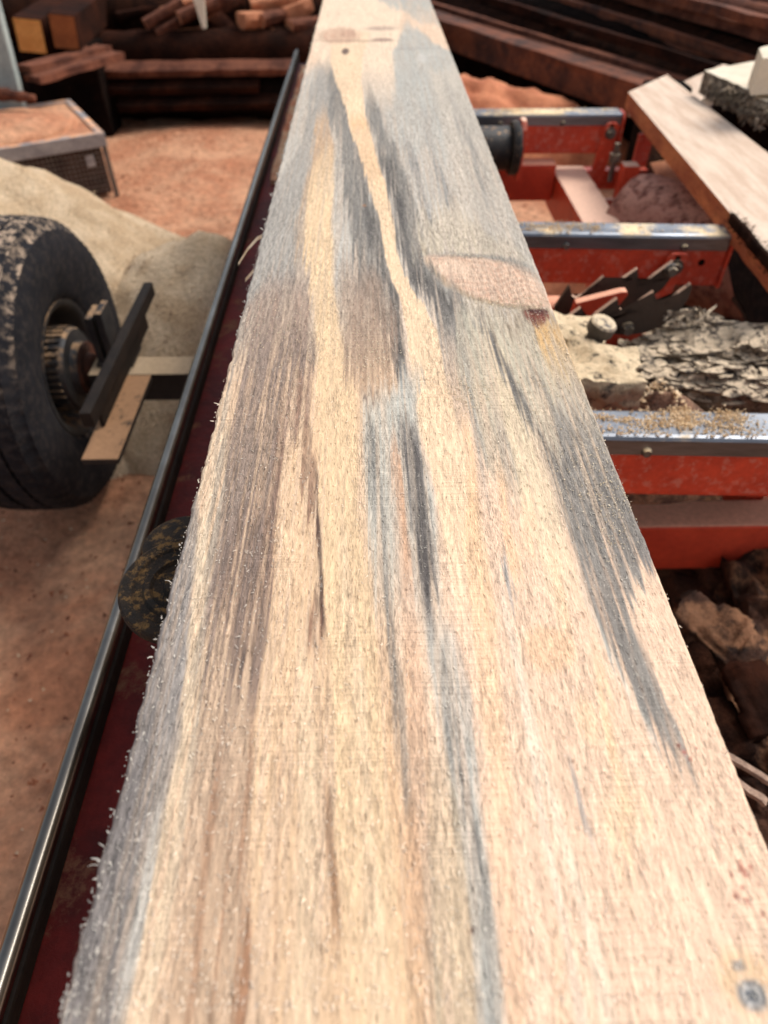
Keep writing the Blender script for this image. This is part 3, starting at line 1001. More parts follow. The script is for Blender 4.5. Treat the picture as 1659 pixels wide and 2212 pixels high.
# olive grey right of the streak, down to the right edge
paint((178, 172, 152), [(640, 1000, None, 0), (700, 985, None, .75), (800, 990, None, .75), (900, 1020, None, .65), (1000, 1050, None, .55), (1120, 1120, None, .4), (1200, 1200, None, 0)], soft=.15, streak=.6)
paint((236, 214, 178), [(690, 1030, 1060, 0), (760, 1058, 1090, .6), (850, 1075, 1120, .5), (960, 1100, 1160, .5), (1080, 1130, 1200, .6), (1200, 1160, 1240, .5), (1300, 1200, 1270, .3)], soft=.7, streak=.6)
for a_, rows in ((G2, [(670, 1000, 1020, 0), (700, 1028, 1052, .8), (760, 1066, 1090, .85), (850, 1112, 1136, .75), (950, 1160, 1185, .7), (1050, 1195, 1230, .6), (1120, 1215, 1250, .5)]),
                 (G3, [(690, 1040, 1052, 0), (740, 1066, 1078, .7), (800, 1096, 1108, .6), (860, 1124, 1134, .4), (900, 1140, 1150, 0)]),
                 (G2, [(740, 1110, 1130, 0), (820, 1150, 1172, .6), (920, 1200, 1226, .7), (1000, 1232, 1262, .6), (1060, 1250, 1280, .4)]),
                 (G1, [(720, 990, 1010, .3), (820, 1000, 1025, .6), (920, 1020, 1040, .6), (1000, 1030, 1050, .5), (1100, 1040, 1060, .3), (1180, 1050, 1065, 0)]),
                 (G1, [(860, 1050, 1070, 0), (950, 1075, 1100, .6), (1040, 1090, 1110, .5), (1120, 1095, 1110, .3), (1180, 1100, 1110, 0)])):
    paint(a_, rows, soft=.8, streak=.8)
# the long dark band on the right
paint((148, 143, 134), [(800, 1195, None, 0), (880, 1200, None, .55), (960, 1205, None, .75), (1040, 1212, None, .85), (1110, 1222, None, .9), (1170, 1235, None, .9), (1210, 1246, 1400, .85), (1240, 1255, 1372, .75), (1290, 1270, 1352, .85), (1360, 1298, 1372, .85), (1450, 1345, 1410, .85), (1530, 1395, 1448, .85), (1600, 1435, 1478, .75), (1640, 1458, 1492, .5), (1690, 1480, 1510, 0)], soft=.5, streak=1.1)
paint((112, 108, 103), [(960, 1240, 1290, 0), (1050, 1270, 1330, .45), (1120, 1280, 1366, .45), (1170, 1290, 1392, .45), (1215, 1300, 1400, .2), (1230, 1290, 1330, .25), (1320, 1290, 1330, .35), (1400, 1322, 1350, .4), (1480, 1362, 1388, .35), (1560, 1410, 1440, .35), (1620, 1448, 1468, 0)], soft=.7, streak=1.0)
paint((112, 110, 108), [(1150, 1370, 1386, 0), (1190, 1376, 1400, .8), (1225, 1390, 1412, .5), (1250, 1404, 1414, 0)], soft=.7, streak=.8)
paint((206, 206, 194), [(1200, 1236, 1250, 0), (1300, 1262, 1276, .5), (1420, 1320, 1336, .5), (1560, 1385, 1400, .4), (1640, 1430, 1450, 0)], soft=.9, streak=.3)
# centre: blue grey and dark bands
paint((184, 184, 174), [(830, 780, 880, 0), (880, 782, 905, .7), (960, 785, 912, .8), (1050, 790, 935, .75), (1150, 795, 950, .7), (1280, 806, 950, .5), (1340, 815, 945, .2), (1400, 820, 940, 0)], soft=.35, streak=.5)
paint((90, 76, 70), [(838, 780, 800, 0), (850, 782, 815, .7), (864, 786, 800, 0)], soft=.9)
paint((198, 160, 130), [(930, 840, 862, 0), (980, 842, 868, .8), (1080, 848, 878, .8), (1180, 858, 888, .75), (1280, 862, 892, .5), (1400, 870, 910, .5), (1600, 880, 925, .6), (1800, 880, 940, .5), (2000, 880, 940, .4)], soft=.6, streak=.5)
paint((100, 96, 93), [(880, 858, 885, 0), (915, 864, 902, .75), (960, 870, 912, .85), (1040, 880, 922, .75), (1120, 890, 928, .8), (1200, 902, 938, .85), (1260, 908, 942, .85), (1300, 912, 936, .7), (1350, 925, 942, .7), (1420, 938, 955, .5)], soft=.55, streak=.6)
paint((66, 62, 60), [(925, 872, 892, 0), (960, 880, 906, .6), (1060, 895, 915, .4), (1180, 905, 925, .7), (1240, 912, 930, .6), (1300, 918, 928, 0)], soft=.9, streak=.9)
paint((118, 116, 111), [(880, 790, 798, 0), (930, 793, 812, .7), (1020, 800, 820, .6), (1100, 812, 832, .5), (1200, 818, 836, .5), (1290, 826, 842, .7), (1380, 838, 854, .7), (1460, 846, 864, .75), (1540, 850, 874, .7), (1640, 858, 882, .7), (1720, 866, 884, .6), (1780, 872, 884, 0)], soft=.6, streak=.7, rag=.6)
paint((182, 180, 170), [(1300, 905, 960, 0), (1380, 925, 990, .7), (1500, 940, 1020, .8), (1600, 955, 1032, .9), (1720, 972, 1042, .9), (1850, 992, 1060, .9), (2000, 1016, 1086, .9), (2230, 1026, 1100, .85)], soft=.4, streak=.5)
paint((136, 133, 126), [(1360, 930, 942, .3), (1450, 944, 966, .5), (1540, 950, 982, .55), (1640, 966, 1000, .65), (1720, 978, 1016, .7), (1790, 988, 1034, .65), (1860, 1014, 1050, .55), (1960, 1032, 1066, .5), (2060, 1042, 1080, .45), (2230, 1052, 1090, .4)], soft=.8, streak=1.3)
paint((84, 82, 80), [(1560, 985, 992, 0), (1600, 990, 998, .6), (1680, 996, 1004, .5), (1760, 1008, 1018, .4), (1850, 1030, 1040, .6), (1930, 1044, 1052, .5), (2000, 1052, 1060, 0)], soft=.8, streak=.6, smin=.0012)
paint((196, 176, 146), [(1560, 900, 950, 0), (1700, 920, 985, .5), (1850, 930, 1010, .6), (2000, 940, 1024, .7), (2230, 935, 1030, .7)], soft=.4, streak=.8)
paint((170, 158, 138), [(1700, 900, 912, .2), (1850, 918, 930, .6), (2000, 925, 940, .6), (2230, 930, 945, .5)], soft=.8, streak=.6)
paint((234, 194, 158), [(1650, 1010, 1045, 0), (1750, 1038, 1090, .4), (1900, 1062, 1112, .5), (2050, 1078, 1130, .6), (2120, 1085, 1138, .65), (2230, 1095, 1130, .6)], soft=.5, streak=.2, rag=.5)
# peach figure on the right
for c_, rows in (((240, 200, 158), [(880, 985, 1005, 0), (940, 1000, 1018, .7), (1010, 1012, 1032, .7), (1080, 1010, 1034, .8), (1160, 1000, 1040, .7), (1250, 1010, 1060, .6), (1400, 1025, 1075, .5), (1560, 1040, 1090, .5), (1700, 1060, 1110, .4)]),
                 ((238, 196, 154), [(980, 1066, 1078, 0), (1060, 1078, 1092, .7), (1140, 1085, 1100, .6), (1240, 1100, 1130, .6), (1290, 1110, 1128, 0)]),
                 ((242, 206, 170), [(1020, 1120, 1140, 0), (1100, 1128, 1160, .6), (1200, 1120, 1150, .6), (1260, 1110, 1140, 0)]),
                 ((242, 206, 168), [(1150, 1185, 1200, 0), (1250, 1192, 1215, .5), (1330, 1205, 1235, .5), (1400, 1215, 1235, .2)]),
                 ((242, 204, 160), [(1350, 1270, 1282, 0), (1500, 1295, 1312, .6), (1620, 1310, 1335, .6), (1700, 1330, 1350, .3)]),
                 ((240, 206, 170), [(1600, 1330, 1350, 0), (1750, 1340, 1362, .6), (1880, 1330, 1360, .4)]),
                 ((246, 226, 200), [(1400, 1110, 1120, .3), (1600, 1150, 1165, .8), (1800, 1200, 1222, .8), (2000, 1260, 1280, .7), (2230, 1310, 1340, .6)]),
                 ((244, 226, 204), [(1300, 1080, 1095, .5), (1500, 1120, 1135, .7), (1800, 1170, 1185, .6), (2230, 1250, 1270, .5)]),
                 ((236, 200, 164), [(1950, 1180, 1200, 0), (2050, 1190, 1215, .5), (2230, 1200, 1235, .4)]),
                 ((242, 210, 168), [(1650, 1290, 1390, 0), (1760, 1300, 1400, .5), (1880, 1330, 1400, 0)])):
    paint(c_, rows, soft=.6, streak=.3, rag=.6)
blob((240, 200, 162), 1190, 1402, 52, 46, .75, .45, rag=.2)
blob((240, 206, 166), 1270, 1560, 26, 60, .5, .6)
paint((156, 160, 158), [(1185, 1074, 1082, 0), (1215, 1080, 1094, .7), (1260, 1092, 1108, .6), (1300, 1104, 1116, .4), (1325, 1112, 1120, 0)], soft=.8, streak=.8, rag=.5, smin=.0012)
paint((150, 152, 150), [(1610, 1222, 1228, 0), (1660, 1230, 1240, .6), (1720, 1244, 1256, .7), (1780, 1258, 1270, .7), (1840, 1280, 1290, .5), (1900, 1300, 1308, .2), (1950, 1316, 1322, 0)], soft=.8, streak=.5, rag=.3, smin=.001)
paint((150, 142, 138), [(1700, 1500, 1510, 0), (1760, 1524, 1536, .4), (1810, 1545, 1556, .4), (1860, 1566, 1576, .2)], soft=.9, streak=.9)
paint((120, 118, 112), [(160, 985, None, .1), (260, 990, None, .35), (400, 1010, None, .3), (520, 1040, None, .25), (600, 1150, None, .1)], soft=.5, streak=1.4)
paint((112, 104, 98), [(640, 520, 640, 0), (740, 500, 690, .45), (860, 500, 600, .4), (1000, 470, 590, .45), (1200, 450, 580, .5), (1400, 430, 570, .45), (1560, 420, 540, .2), (1800, 400, 540, 0)], soft=.5, streak=1.6)
paint((104, 100, 96), [(880, 1150, 1250, 0), (960, 1180, 1300, .5), (1060, 1210, None, .4), (1160, 1240, None, .4), (1240, 1262, 1352, .35), (1340, 1292, 1362, .35), (1440, 1340, 1402, .35), (1530, 1392, 1440, .3), (1600, 1432, 1470, .3), (1650, 1460, 1485, 0)], soft=.5, streak=1.3)
# saw mark where the planed top meets the grey
blob((150, 150, 146), 905, 104, 62, 2.2, .4, .9, rag=.1)
# knots
blob((206, 176, 150), 736, 76, 44, 17, .85, .5, rag=.12, rings=(3.0, (192, 154, 130)))
blob((170, 130, 110), 752, 72, 16, 7, .35, .8)
blob((168, 146, 132), 822, 61, 34, 4.5, .75, .6, rag=.15)
blob((120, 96, 90), 828, 86, 22, 3.5, .8, .7, rag=.15)
blob((156, 128, 110), 765, 88, 82, 1.8, .7, .8, rag=.08)
blob((70, 52, 52), 746, 110, 8, 7, .9, .5, rag=.2)
blob((206, 204, 196), 911, 125, 10, 9, .6, .5, rag=.05)
blob((150, 110, 80), 787, 443, 5, 2, .8, .6, rag=.1)
kn = [(546, 918, 940, 0), (556, 920, 1040, .75), (566, 926, 1098, .85), (580, 938, 1130, .85), (598, 953, 1152, .85), (615, 970, 1166, .85), (632, 998, 1178, .85), (648, 1036, 1190, .85), (660, 1090, 1200, .75), (672, 1150, None, .2)]
paint((150, 148, 140), [(y - 5, l - 18, (r + 14 if r else None), a * .6) for y, l, r, a in kn], soft=.5, rag=.5, streak=.7, yw=.05)
paint((224, 194, 168), kn, soft=.42, rag=.35, streak=.25, smin=.003, yw=.05)
kc = at(1185, 660, ZB)
_r = np.sqrt(((XX - kc.x) * .22) ** 2 + ((YY - kc.y) * .8) ** 2)
_kr = np.clip(.5 + .5 * np.sin(_r * 640 + _ragB * 12 + _patch * 9) + .8 * (_st2 - .5), 0, 1)
keep = CC.copy()
paint((186, 140, 116), [(y, l + 8, (r - 4 if r else None), a * .9) for y, l, r, a in kn], soft=.4, rag=.35, streak=.5, yw=.04)
CC[:] = keep + (CC - keep) * (_kr * .5)[..., None]
paint((232, 204, 178), [(556, 935, 960, 0), (568, 938, 1000, .7), (582, 952, 1030, .7), (598, 975, 1040, .4), (612, 1000, 1040, 0)], soft=.7, streak=.4, yw=.2)
paint((120, 108, 80), [(566, 918, 930, .2), (590, 936, 950, .5), (618, 964, 984, .35), (640, 1000, 1028, .5), (654, 1034, 1080, .5), (662, 1080, 1140, .6), (669, 1120, 1190, .4)], soft=.7, rag=.8, streak=.9, yw=.03)
paint((110, 110, 106), [(545, 950, 1000, 0), (551, 930, 1070, .5), (558, 1050, 1110, .6), (572, 1095, 1138, .5), (590, 1130, 1160, .3)], soft=.8, streak=.6, rag=.6, yw=.03)
paint((140, 124, 104), [(664, 1050, None, 0), (676, 1070, None, .6), (700, 1090, None, .5), (730, 1110, None, 0)], soft=.4, streak=.9)
paint((204, 164, 108), [(684, 1170, None, 0), (704, 1150, None, .7), (735, 1160, None, .65), (780, 1180, None, .4), (850, 1200, None, 0)], soft=.4, streak=.9)
paint((104, 52, 40), [(666, 1136, 1175, 0), (672, 1128, 1186, .9), (684, 1128, 1184, .85), (694, 1140, 1178, .7), (704, 1150, 1168, .5), (712, 1156, 1164, 0)], soft=.5, streak=.9, rag=.8, yw=.1)
paint((60, 34, 32), [(666, 1140, 1170, 0), (671, 1134, 1184, .8), (677, 1150, 1180, .5), (684, 1160, 1170, 0)], soft=.8, streak=.8, rag=.6, yw=.05)

# resin specks and the knot in the near right corner
for px, py, s in ((1585, 1790, 5), (1566, 1806, 4), (1598, 1868, 7), (1604, 1880, 9), (1622, 1874, 7), (1612, 1890, 8), (1580, 1890, 4), (1590, 1935, 8), (1612, 1946, 7), (1604, 1920, 5), (1640, 1912, 5), (1560, 1850, 4), (1478, 1625, 7), (1492, 1640, 6), (1466, 1612, 5), (1505, 1618, 4), (1620, 1960, 5), (1648, 1975, 5), (1560, 1740, 4), (1618, 1800, 4), (1575, 1960, 4)):
    blob((150, 74, 64), px, py, s, s, .75, .9, rag=.3)
blob((226, 190, 140), 1610, 2120, 70, 70, .5, .9, rag=.3)
blob((112, 116, 118), 1596, 2088, 16, 14, .8, .8, rag=.5)
blob((104, 112, 118), 1624, 2150, 32, 36, .9, .5, ang=.4, rag=.25, rings=(2.2, (176, 178, 176)))
blob((70, 76, 84), 1622, 2152, 13, 16, .9, .7, rag=.3)
blob((92, 66, 56), 768, 2030, 5, 5, .9, .6)
blob((92, 60, 50), 1020, 2006, 7, 6, .9, .6)
blob((110, 80, 60), 1237, 1642, 4, 4, .8, .6)
# overall fibre tone
_amp = .13 + .30 * np.clip((.52 - CC.mean(-1)) * 3.0, 0, 1)
CC *= (1 + _amp * (STREAK - .5) + .10 * _ragC + .08 * (_patch - .5))[..., None]
_L = np.clip(CC.mean(-1, keepdims=True), .01, 1)
CC *= _L ** -.12 * .93
CC *= np.array([.84, .81, .785])
CC = np.clip(CC, .01, .9)

_dk = np.clip((.50 - CC.mean(-1)) * 2.5, 0, 1)
ZZ = ZB + (.2 + .5 * np.clip((_patch - .4) * 3, 0, 1) + _dk) * (.0004 + .0006 * NEAR) * (vnoise(XX * 470, YY * 115, 27) - .5) + .0005 * (vnoise(XX * 420, YY * 120, 21) - .5) + .0004 * (vnoise(XX * 900, YY * 260, 22) - .5) + .0012 * (vnoise(XX * 30, YY * 5, 23) - .5)
ed = np.minimum(xs, 1 - xs)[None, :] * (BXR - BXL)
ZZ = ZZ - .0022 * np.clip(1 - ed / .0022, 0, 1) ** 2
jl = .0016 * (vnoise(ys * 70, ys * 0, 31) - .5) + .0012 * (vnoise(ys * 240, ys * 0, 32) - .5)
jr = .0007 * (vnoise(ys * 50, ys * 0, 33) - .5) + .0005 * (vnoise(ys * 300, ys * 0, 34) - .5)
fl = np.clip(1 - xs / .03, 0, 1)[None, :]
fr = np.clip(1 - (1 - xs) / .03, 0, 1)[None, :]
XG = XX + jl[:, None] * fl + jr[:, None] * fr
zlow = ZB - .035


def wrap(A, first, last):
    return np.concatenate([first, A, last], 1)


c0, c1 = XG[:, :1], XG[:, -1:]
one = np.ones_like(c0)
XA = wrap(XG, np.concatenate([c1, c0, c0], 1), np.concatenate([c1, c1], 1))
ZA = wrap(ZZ, np.concatenate([one * zlow, one * zlow, one * (ZB - .012)], 1), np.concatenate([one * (ZB - .012), one * zlow], 1))
YA = np.repeat(ys[:, None], XA.shape[1], 1)
mid = np.full((1, XA.shape[1]), (BXL + BXR) / 2)
XA = np.concatenate([mid, XA, mid], 0)
ZA = np.concatenate([mid * 0 + ZB - .017, ZA, mid * 0 + ZB - .017], 0)
YA = np.concatenate([YA[:1], YA, YA[-1:]], 0)
CA = np.concatenate([CC[:, -1:], CC[:, :1], CC[:, :1], CC, CC[:, -1:], CC[:, -1:]], 1)
CA = np.concatenate([CA[:1], CA, CA[-1:]], 0)

t = NT('blue_stained_pine')
at_n = t.n('ShaderNodeAttribute', attribute_name='stain')
v1 = t.coords((560, 115, 300))
v2 = t.coords((420, 70, 200))
v3 = t.coords((1250, 300, 800))
vs = t.coords((8, 560, 1))
vp = t.coords((28, 18, 10))
fn1 = t.noise(v1, 1.0, 4, 0.65, 0.4)
fn2 = t.noise(v2, 1.0, 4, 0.6, 0.4)
fn3 = t.noise(v3, 1.0, 3, 0.6)
saw = t.noise(vs, 1.0, 2, 0.5)
pn = t.ramp(t.noise(vp, 1.0, 3, 0.5), .46, .60)
k = t.math('ADD', t.math('MULTIPLY', fn1, .55), t.math('MULTIPLY', fn3, .35))
k = t.math('ADD', k, t.math('MULTIPLY', fn2, .25))
rgh = t.ramp(t.noise(t.coords((34, 9, 10)), 1.0, 3, 0.6), .35, .65)      # fuzzy and smooth patches
k = t.math('ADD', t.math('MULTIPLY', t.math('SUBTRACT', k, .57), t.math('ADD', .55, t.math('MULTIPLY', rgh, .8))), .57)
mr = t.n('ShaderNodeMapRange')
mr.inputs[1].default_value, mr.inputs[2].default_value, mr.inputs[3].default_value, mr.inputs[4].default_value = .42, .72, .62, 1.30
t.l(k, mr.inputs[0])
sv = t.math('ADD', 1.0, t.math('MULTIPLY', t.math('SUBTRACT', saw, .5), t.math('MULTIPLY', pn, .36)))
tone = t.math('MULTIPLY', mr.outputs[0], sv)
cv = t.n('ShaderNodeCombineColor')
for i in range(3):
    t.l(tone, cv.inputs[i])
c = t.mix(1.0, at_n.outputs['Color'], cv.outputs[0], 'MULTIPLY')
# torn pits: short brown dashes along the grain
pit = t.math('MULTIPLY', t.ramp(t.noise(t.coords((820, 200, 400)), 1.0, 2, 0.5, 0.3), .63, .72), .42)
c = t.mix(pit, c, t.mix(1.0, c, (.50, .40, .32), 'MULTIPLY'))
t.l(c, t.b.inputs['Base Color'])
t.b.inputs['Roughness'].default_value = .85
t.b.inputs['Specular IOR Level'].default_value = .25
h = t.math('ADD', t.math('MULTIPLY', fn1, .6), t.math('MULTIPLY', fn3, .5))
h = t.math('MULTIPLY', h, t.math('ADD', .45, t.math('MULTIPLY', rgh, .85)))
h = t.math('SUBTRACT', h, t.math('MULTIPLY', pit, .8))
nb = t.bump(h, .0015, 1.0)
nb = t.bump(t.math('MULTIPLY', saw, pn), .0006, 1.0, nb)
t.l(nb, t.b.inputs['Normal'])
M['board'] = t.m

board = thing('sawn_board', 'long rough sawn pine board with grey blue stain and cream streaks lying on the sawmill', 'board', (0.03, 1.3, ZB - .035))
bb = base_of(board)
me = grid_mesh('plank', XA - bb.x, YA - bb.y, ZA - bb.z, M['board'])
me.set_sharp_from_angle(angle=R(50))
ca = me.color_attributes.new('stain', 'FLOAT_COLOR', 'POINT')
ca.data.foreach_set('color', np.concatenate([CA, np.ones(CA.shape[:2] + (1,))], -1).reshape(-1).astype(np.float32))
bo = bpy.data.objects.new('plank', me)
col.objects.link(bo)
bo.parent = board

# loose wood fibres raised by the saw
rs = np.random.RandomState(5)
NF = 30000
fy = .05 + 1.5 * rs.rand(NF) ** 1.7
fx = rs.rand(NF)
iy = np.clip(np.searchsorted(ys, fy), 0, ny - 1)
ix = (fx * (NX - 1)).astype(int)
lum = CC[iy, ix].mean(1)
dens = .30 + .7 * np.clip((.52 - lum) * 2.4, 0, 1)
dens = np.maximum(dens, np.clip(1 - fx / .05, 0, 1) * .9)
keepm = rs.rand(NF) < dens
fy, fx, iy, ix = fy[keepm], fx[keepm], iy[keepm], ix[keepm]
n_e = 400                                   # frayed left edge
ey = .05 + 1.9 * rs.rand(n_e) ** 1.4
nf = len(fy) + n_e
px = np.concatenate([BXL + fx * (BXR - BXL), BXL + .0006 * rs.randn(n_e)])
py = np.concatenate([fy, ey])
pz = np.concatenate([ZZ[iy, ix] - .0001, np.full(n_e, ZB - .0012)])
ix = np.concatenate([ix, np.zeros(n_e, int)])
iy = np.concatenate([iy, np.clip(np.searchsorted(ys, ey), 0, ny - 1)])
ang = np.concatenate([rs.normal(math.pi / 2, .55, nf - n_e), rs.normal(math.pi * .75, .6, n_e)]) + math.pi * np.concatenate([(rs.rand(nf - n_e) < .5), np.zeros(n_e)])
ln = np.concatenate([.0007 + .0020 * rs.rand(nf - n_e) ** 3, (.0007 + .0042 * rs.rand(n_e) ** 7)])
wd = ln * 0 + .00016 + .00022 * rs.rand(nf)
wd[-n_e:] = .00018 + .0003 * rs.rand(n_e)
up = np.abs(rs.normal(.25, .22, nf)) * ln
up[-n_e:] *= rs.choice([-1.4, .8], n_e)
dx, dy = np.cos(ang), np.sin(ang)
V = np.empty((nf, 6, 3))
for j, (tt, hh) in enumerate(((0, 0), (.55, .75), (1.0, 1.0))):
    bend = (rs.rand(nf) - .5) * .5 * tt * tt
    cxp = px + (dx - dy * bend) * ln * tt
    cyp = py + (dy + dx * bend) * ln * tt
    w_ = wd * (1, .9, .4)[j]
    V[:, 2 * j, 0], V[:, 2 * j, 1], V[:, 2 * j, 2] = cxp - dy * w_, cyp + dx * w_, pz + up * hh
    V[:, 2 * j + 1, 0], V[:, 2 * j + 1, 1], V[:, 2 * j + 1, 2] = cxp + dy * w_, cyp - dx * w_, pz + up * hh + w_ * .7
V -= np.array([bb.x, bb.y, bb.z])
k0 = (np.arange(nf) * 6)[:, None, None]
Fq = (k0 + np.array([[0, 1, 3, 2], [2, 3, 5, 4]])[None]).reshape(-1, 4)
mf = bpy.data.meshes.new('wood_fibre')
mf.vertices.add(nf * 6)
mf.vertices.foreach_set('co', V.reshape(-1).astype(np.float32))
mf.loops.add(Fq.size)
mf.loops.foreach_set('vertex_index', Fq.ravel().astype(np.int32))
mf.polygons.add(len(Fq))
mf.polygons.foreach_set('loop_start', (np.arange(len(Fq)) * 4).astype(np.int32))
mf.update(calc_edges=True)
ca = mf.color_attributes.new('stain', 'FLOAT_COLOR', 'POINT')
cf = np.clip(CC[iy, ix] * .75 + np.array([.24, .22, .18]), 0, .85)
cf = np.repeat(np.concatenate([cf, np.ones((nf, 1))], 1), 6, 0)
ca.data.foreach_set('color', cf.reshape(-1).astype(np.float32))
t = NT('raised_fibre')
an = t.n('ShaderNodeAttribute', attribute_name='stain')
t.l(an.outputs['Color'], t.b.inputs['Base Color'])
t.b.inputs['Roughness'].default_value = .8
mf.materials.append(t.m)
fo = bpy.data.objects.new('wood_fibre', mf)
col.objects.link(fo)
fo.parent = board
fo['kind'] = 'stuff'

# ================================================================== SAWDUST AND THINGS LYING ABOUT
def on_ground(x, y):
    return float(0.05 * (vnoise(np.array([x * 1.3]), np.array([y * 1.3]), 3)[0] - .5) - .02)


heap('sawdust_heap', 'big pale sawdust heap behind the left wheel of the sawmill', 'sawdust heap', M['mound'], -1.30, 1.95, 1.15, .74, .80, z0=-.03, seed=3, n=100, rough=.06, power=1.0)
heap('sawdust_heap', 'low pale sawdust drift sloping from the big heap to the steel rail', 'sawdust heap', M['mound'], -.45, 1.80, .64, .47, .44, z0=-.03, seed=9, n=70, rough=.06, power=.85)
heap('sawdust_heap', 'reddish sawdust heap beyond the far bunk below the dark timbers', 'sawdust heap', M['mound_red'], 0.62, 3.80, .75, .40, .34, z0=-.03, seed=14, n=60, rough=.16, power=.6)
heap('sawdust_heap', 'brown sawdust and litter heap under the pale plank at the right', 'sawdust heap', M['mound_red'], 1.15, 2.2, .75, .8, .42, z0=-.03, seed=23, n=60, rough=.14)

for ho in [o for o in scene.objects if o.name.startswith('sawdust_heap')][:2]:
    vs_ = [tuple(v.co + ho.location) for v in ho.data.vertices if v.co.z > .04]
    pts_ = []
    for k_ in range(2600):
        a_ = rnd.choice(vs_)
        pts_.append((a_[0] + rnd.uniform(-.012, .012), a_[1] + rnd.uniform(-.012, .012), a_[2] + .0015))
    flecks('loose_chips', pts_, M['mound_chip'], (.003, .012), .4, parent=ho, seed=61)
# wire mesh crate
cr = thing('wire_crate', 'low crate with wire mesh front and grey rim, topped with sawdust', 'crate', (-1.5, 3.3, 0))
c0_, c1_ = Vector((-1.14, 3.26, 0)), Vector((-2.0, 2.76, 0))
ed_ = (c1_ - c0_).normalized()
nd_ = Vector((ed_.y, -ed_.x, 0))
if nd_.y < 0:
    nd_ = -nd_
LC, WC, HC = (c1_ - c0_).length, .62, .235


def cbox(bm, u0, u1, v0, v1, z0, z1):
    prism(bm, [c0_ + ed_ * u + nd_ * v + Vector((0, 0, z0)) for u, v in ((u0, v0), (u1, v0), (u1, v1), (u0, v1))], (0, 0, z1 - z0))


bm = bmesh.new()
cbox(bm, 0, LC, 0, .03, HC - .055, HC)
cbox(bm, 0, LC, WC - .03, WC, HC - .055, HC)
cbox(bm, 0, .03, .0305, WC - .0305, HC - .055, HC)
cbox(bm, LC - .03, LC, .0305, WC - .0305, HC - .055, HC)
obj('rim', bm, M['alu'], cr, bevel=.003)
for u in (.004, LC - .022):
    for v in (.004, WC - .022):
        bm = bmesh.new()
        cbox(bm, u, u + .018, v, v + .018, -.03, HC - .0555)
        obj('corner_post', bm, M['wire'], cr)
bm = bmesh.new()
u = .03
while u < LC - .03:
    cbox(bm, u, u + .0034, .006, .0082, -.01, HC - .056)
    u += .019
z = .005
while z < HC - .06:
    cbox(bm, .023, LC - .023, .0084, .0104, z, z + .0034)
    z += .019
o = obj('wire_mesh', bm, M['wire'], cr)
o['kind'] = 'stuff'
bm = bmesh.new()
cbox(bm, .0245, LC - .0245, .035, WC - .0125, -.02, HC - .057)
obj('litter_fill', bm, M['dark_in'], cr, bevel=.01)
bm = bmesh.new()
cbox(bm, .0305, LC - .0305, .0305, WC - .0305, HC - .0565, HC - .008)
obj('top_litter', bm, M['earth'], cr)
bm = bmesh.new()
cbox(bm, .07, .105, .002, .0055, .11, .155)
obj('tag_plate', bm, M['alu'], cr, bevel=.001)
cm = c0_.lerp(c1_, .5) + nd_ * (WC / 2)
heap('sawdust_layer', 'layer of pinkish sawdust lying on top of the wire crate', 'sawdust', M['earth'], cm.x, cm.y, LC * .47, WC * .49, .07, z0=HC - .012, seed=5, n=48, rough=.3, rotz=math.atan2(ed_.y, ed_.x), power=.4)
# leaning blue grey post and the stick across it
bm = bmesh.new()
p0, p1 = at_y(64, 285, 3.62), at_y(8, 70, 3.62)
d = (p1 - p0)
p0 = p0 - d * ((p0.z + .01) / d.z)
p1 = p1 + d * .5
prism(bm, [p0, p0 + Vector((-.26, .02, 0)), p1 + Vector((-.20, .02, 0)), p1], (0, .05, 0))
tag(obj('leaning_post', bm, M['post'], None, bevel=.003, base=p0), 'pale blue grey painted board leaning upright behind the wire crate', 'post')
bm = bmesh.new()
a, b = at_y(-40, 198, 3.55), at_y(74, 212, 3.50)
log_mesh(bm, a, b, .034, 10, 10, .25, seed=3, r2=.016)
st_ = obj('broken_stick', bm, M['offcut'], None, smooth=True, base=a)
tag(st_, 'broken brown stick lying across the blue grey leaning post', 'stick')

# dark pile of timbers behind on the left
LAB = ['lowest front timber of the dark pile at the upper left', 'second timber from the ground at the front of the dark left pile',
       'third timber up in the dark left pile, under the offcuts', 'dark log behind the offcuts on the left pile', 'topmost dark log of the left pile',
       'dark log filling the back of the left pile', 'thick dark log at the very back of the left pile']
for i, (y, z, r, x0, x1, mm) in enumerate(((4.42, .10, .125, -1.95, .16, 'bark_black'), (4.52, .285, .105, -1.9, .12, 'dark_wood'), (4.78, .14, .15, -2.2, .18, 'bark_black'), (4.80, .40, .12, -2.6, .10, 'bark'),
                                           (4.98, .60, .12, -2.7, .2, 'bark_black'), (5.12, .30, .17, -2.8, .15, 'bark_black'), (5.32, .62, .20, -3.2, .2, 'bark'))):
    bm = bmesh.new()
    log_mesh(bm, (x0, y + .05, z), (x1, y - .05, z + .01), r, 14, 26, .14, seed=i * 3.1, squash=.95)
    tag(obj('dark_log', bm, M[mm], None, smooth='auto', base=((x0 + x1) / 2, y, 0)), LAB[i], 'log', 'dark logs stacked at the upper left')

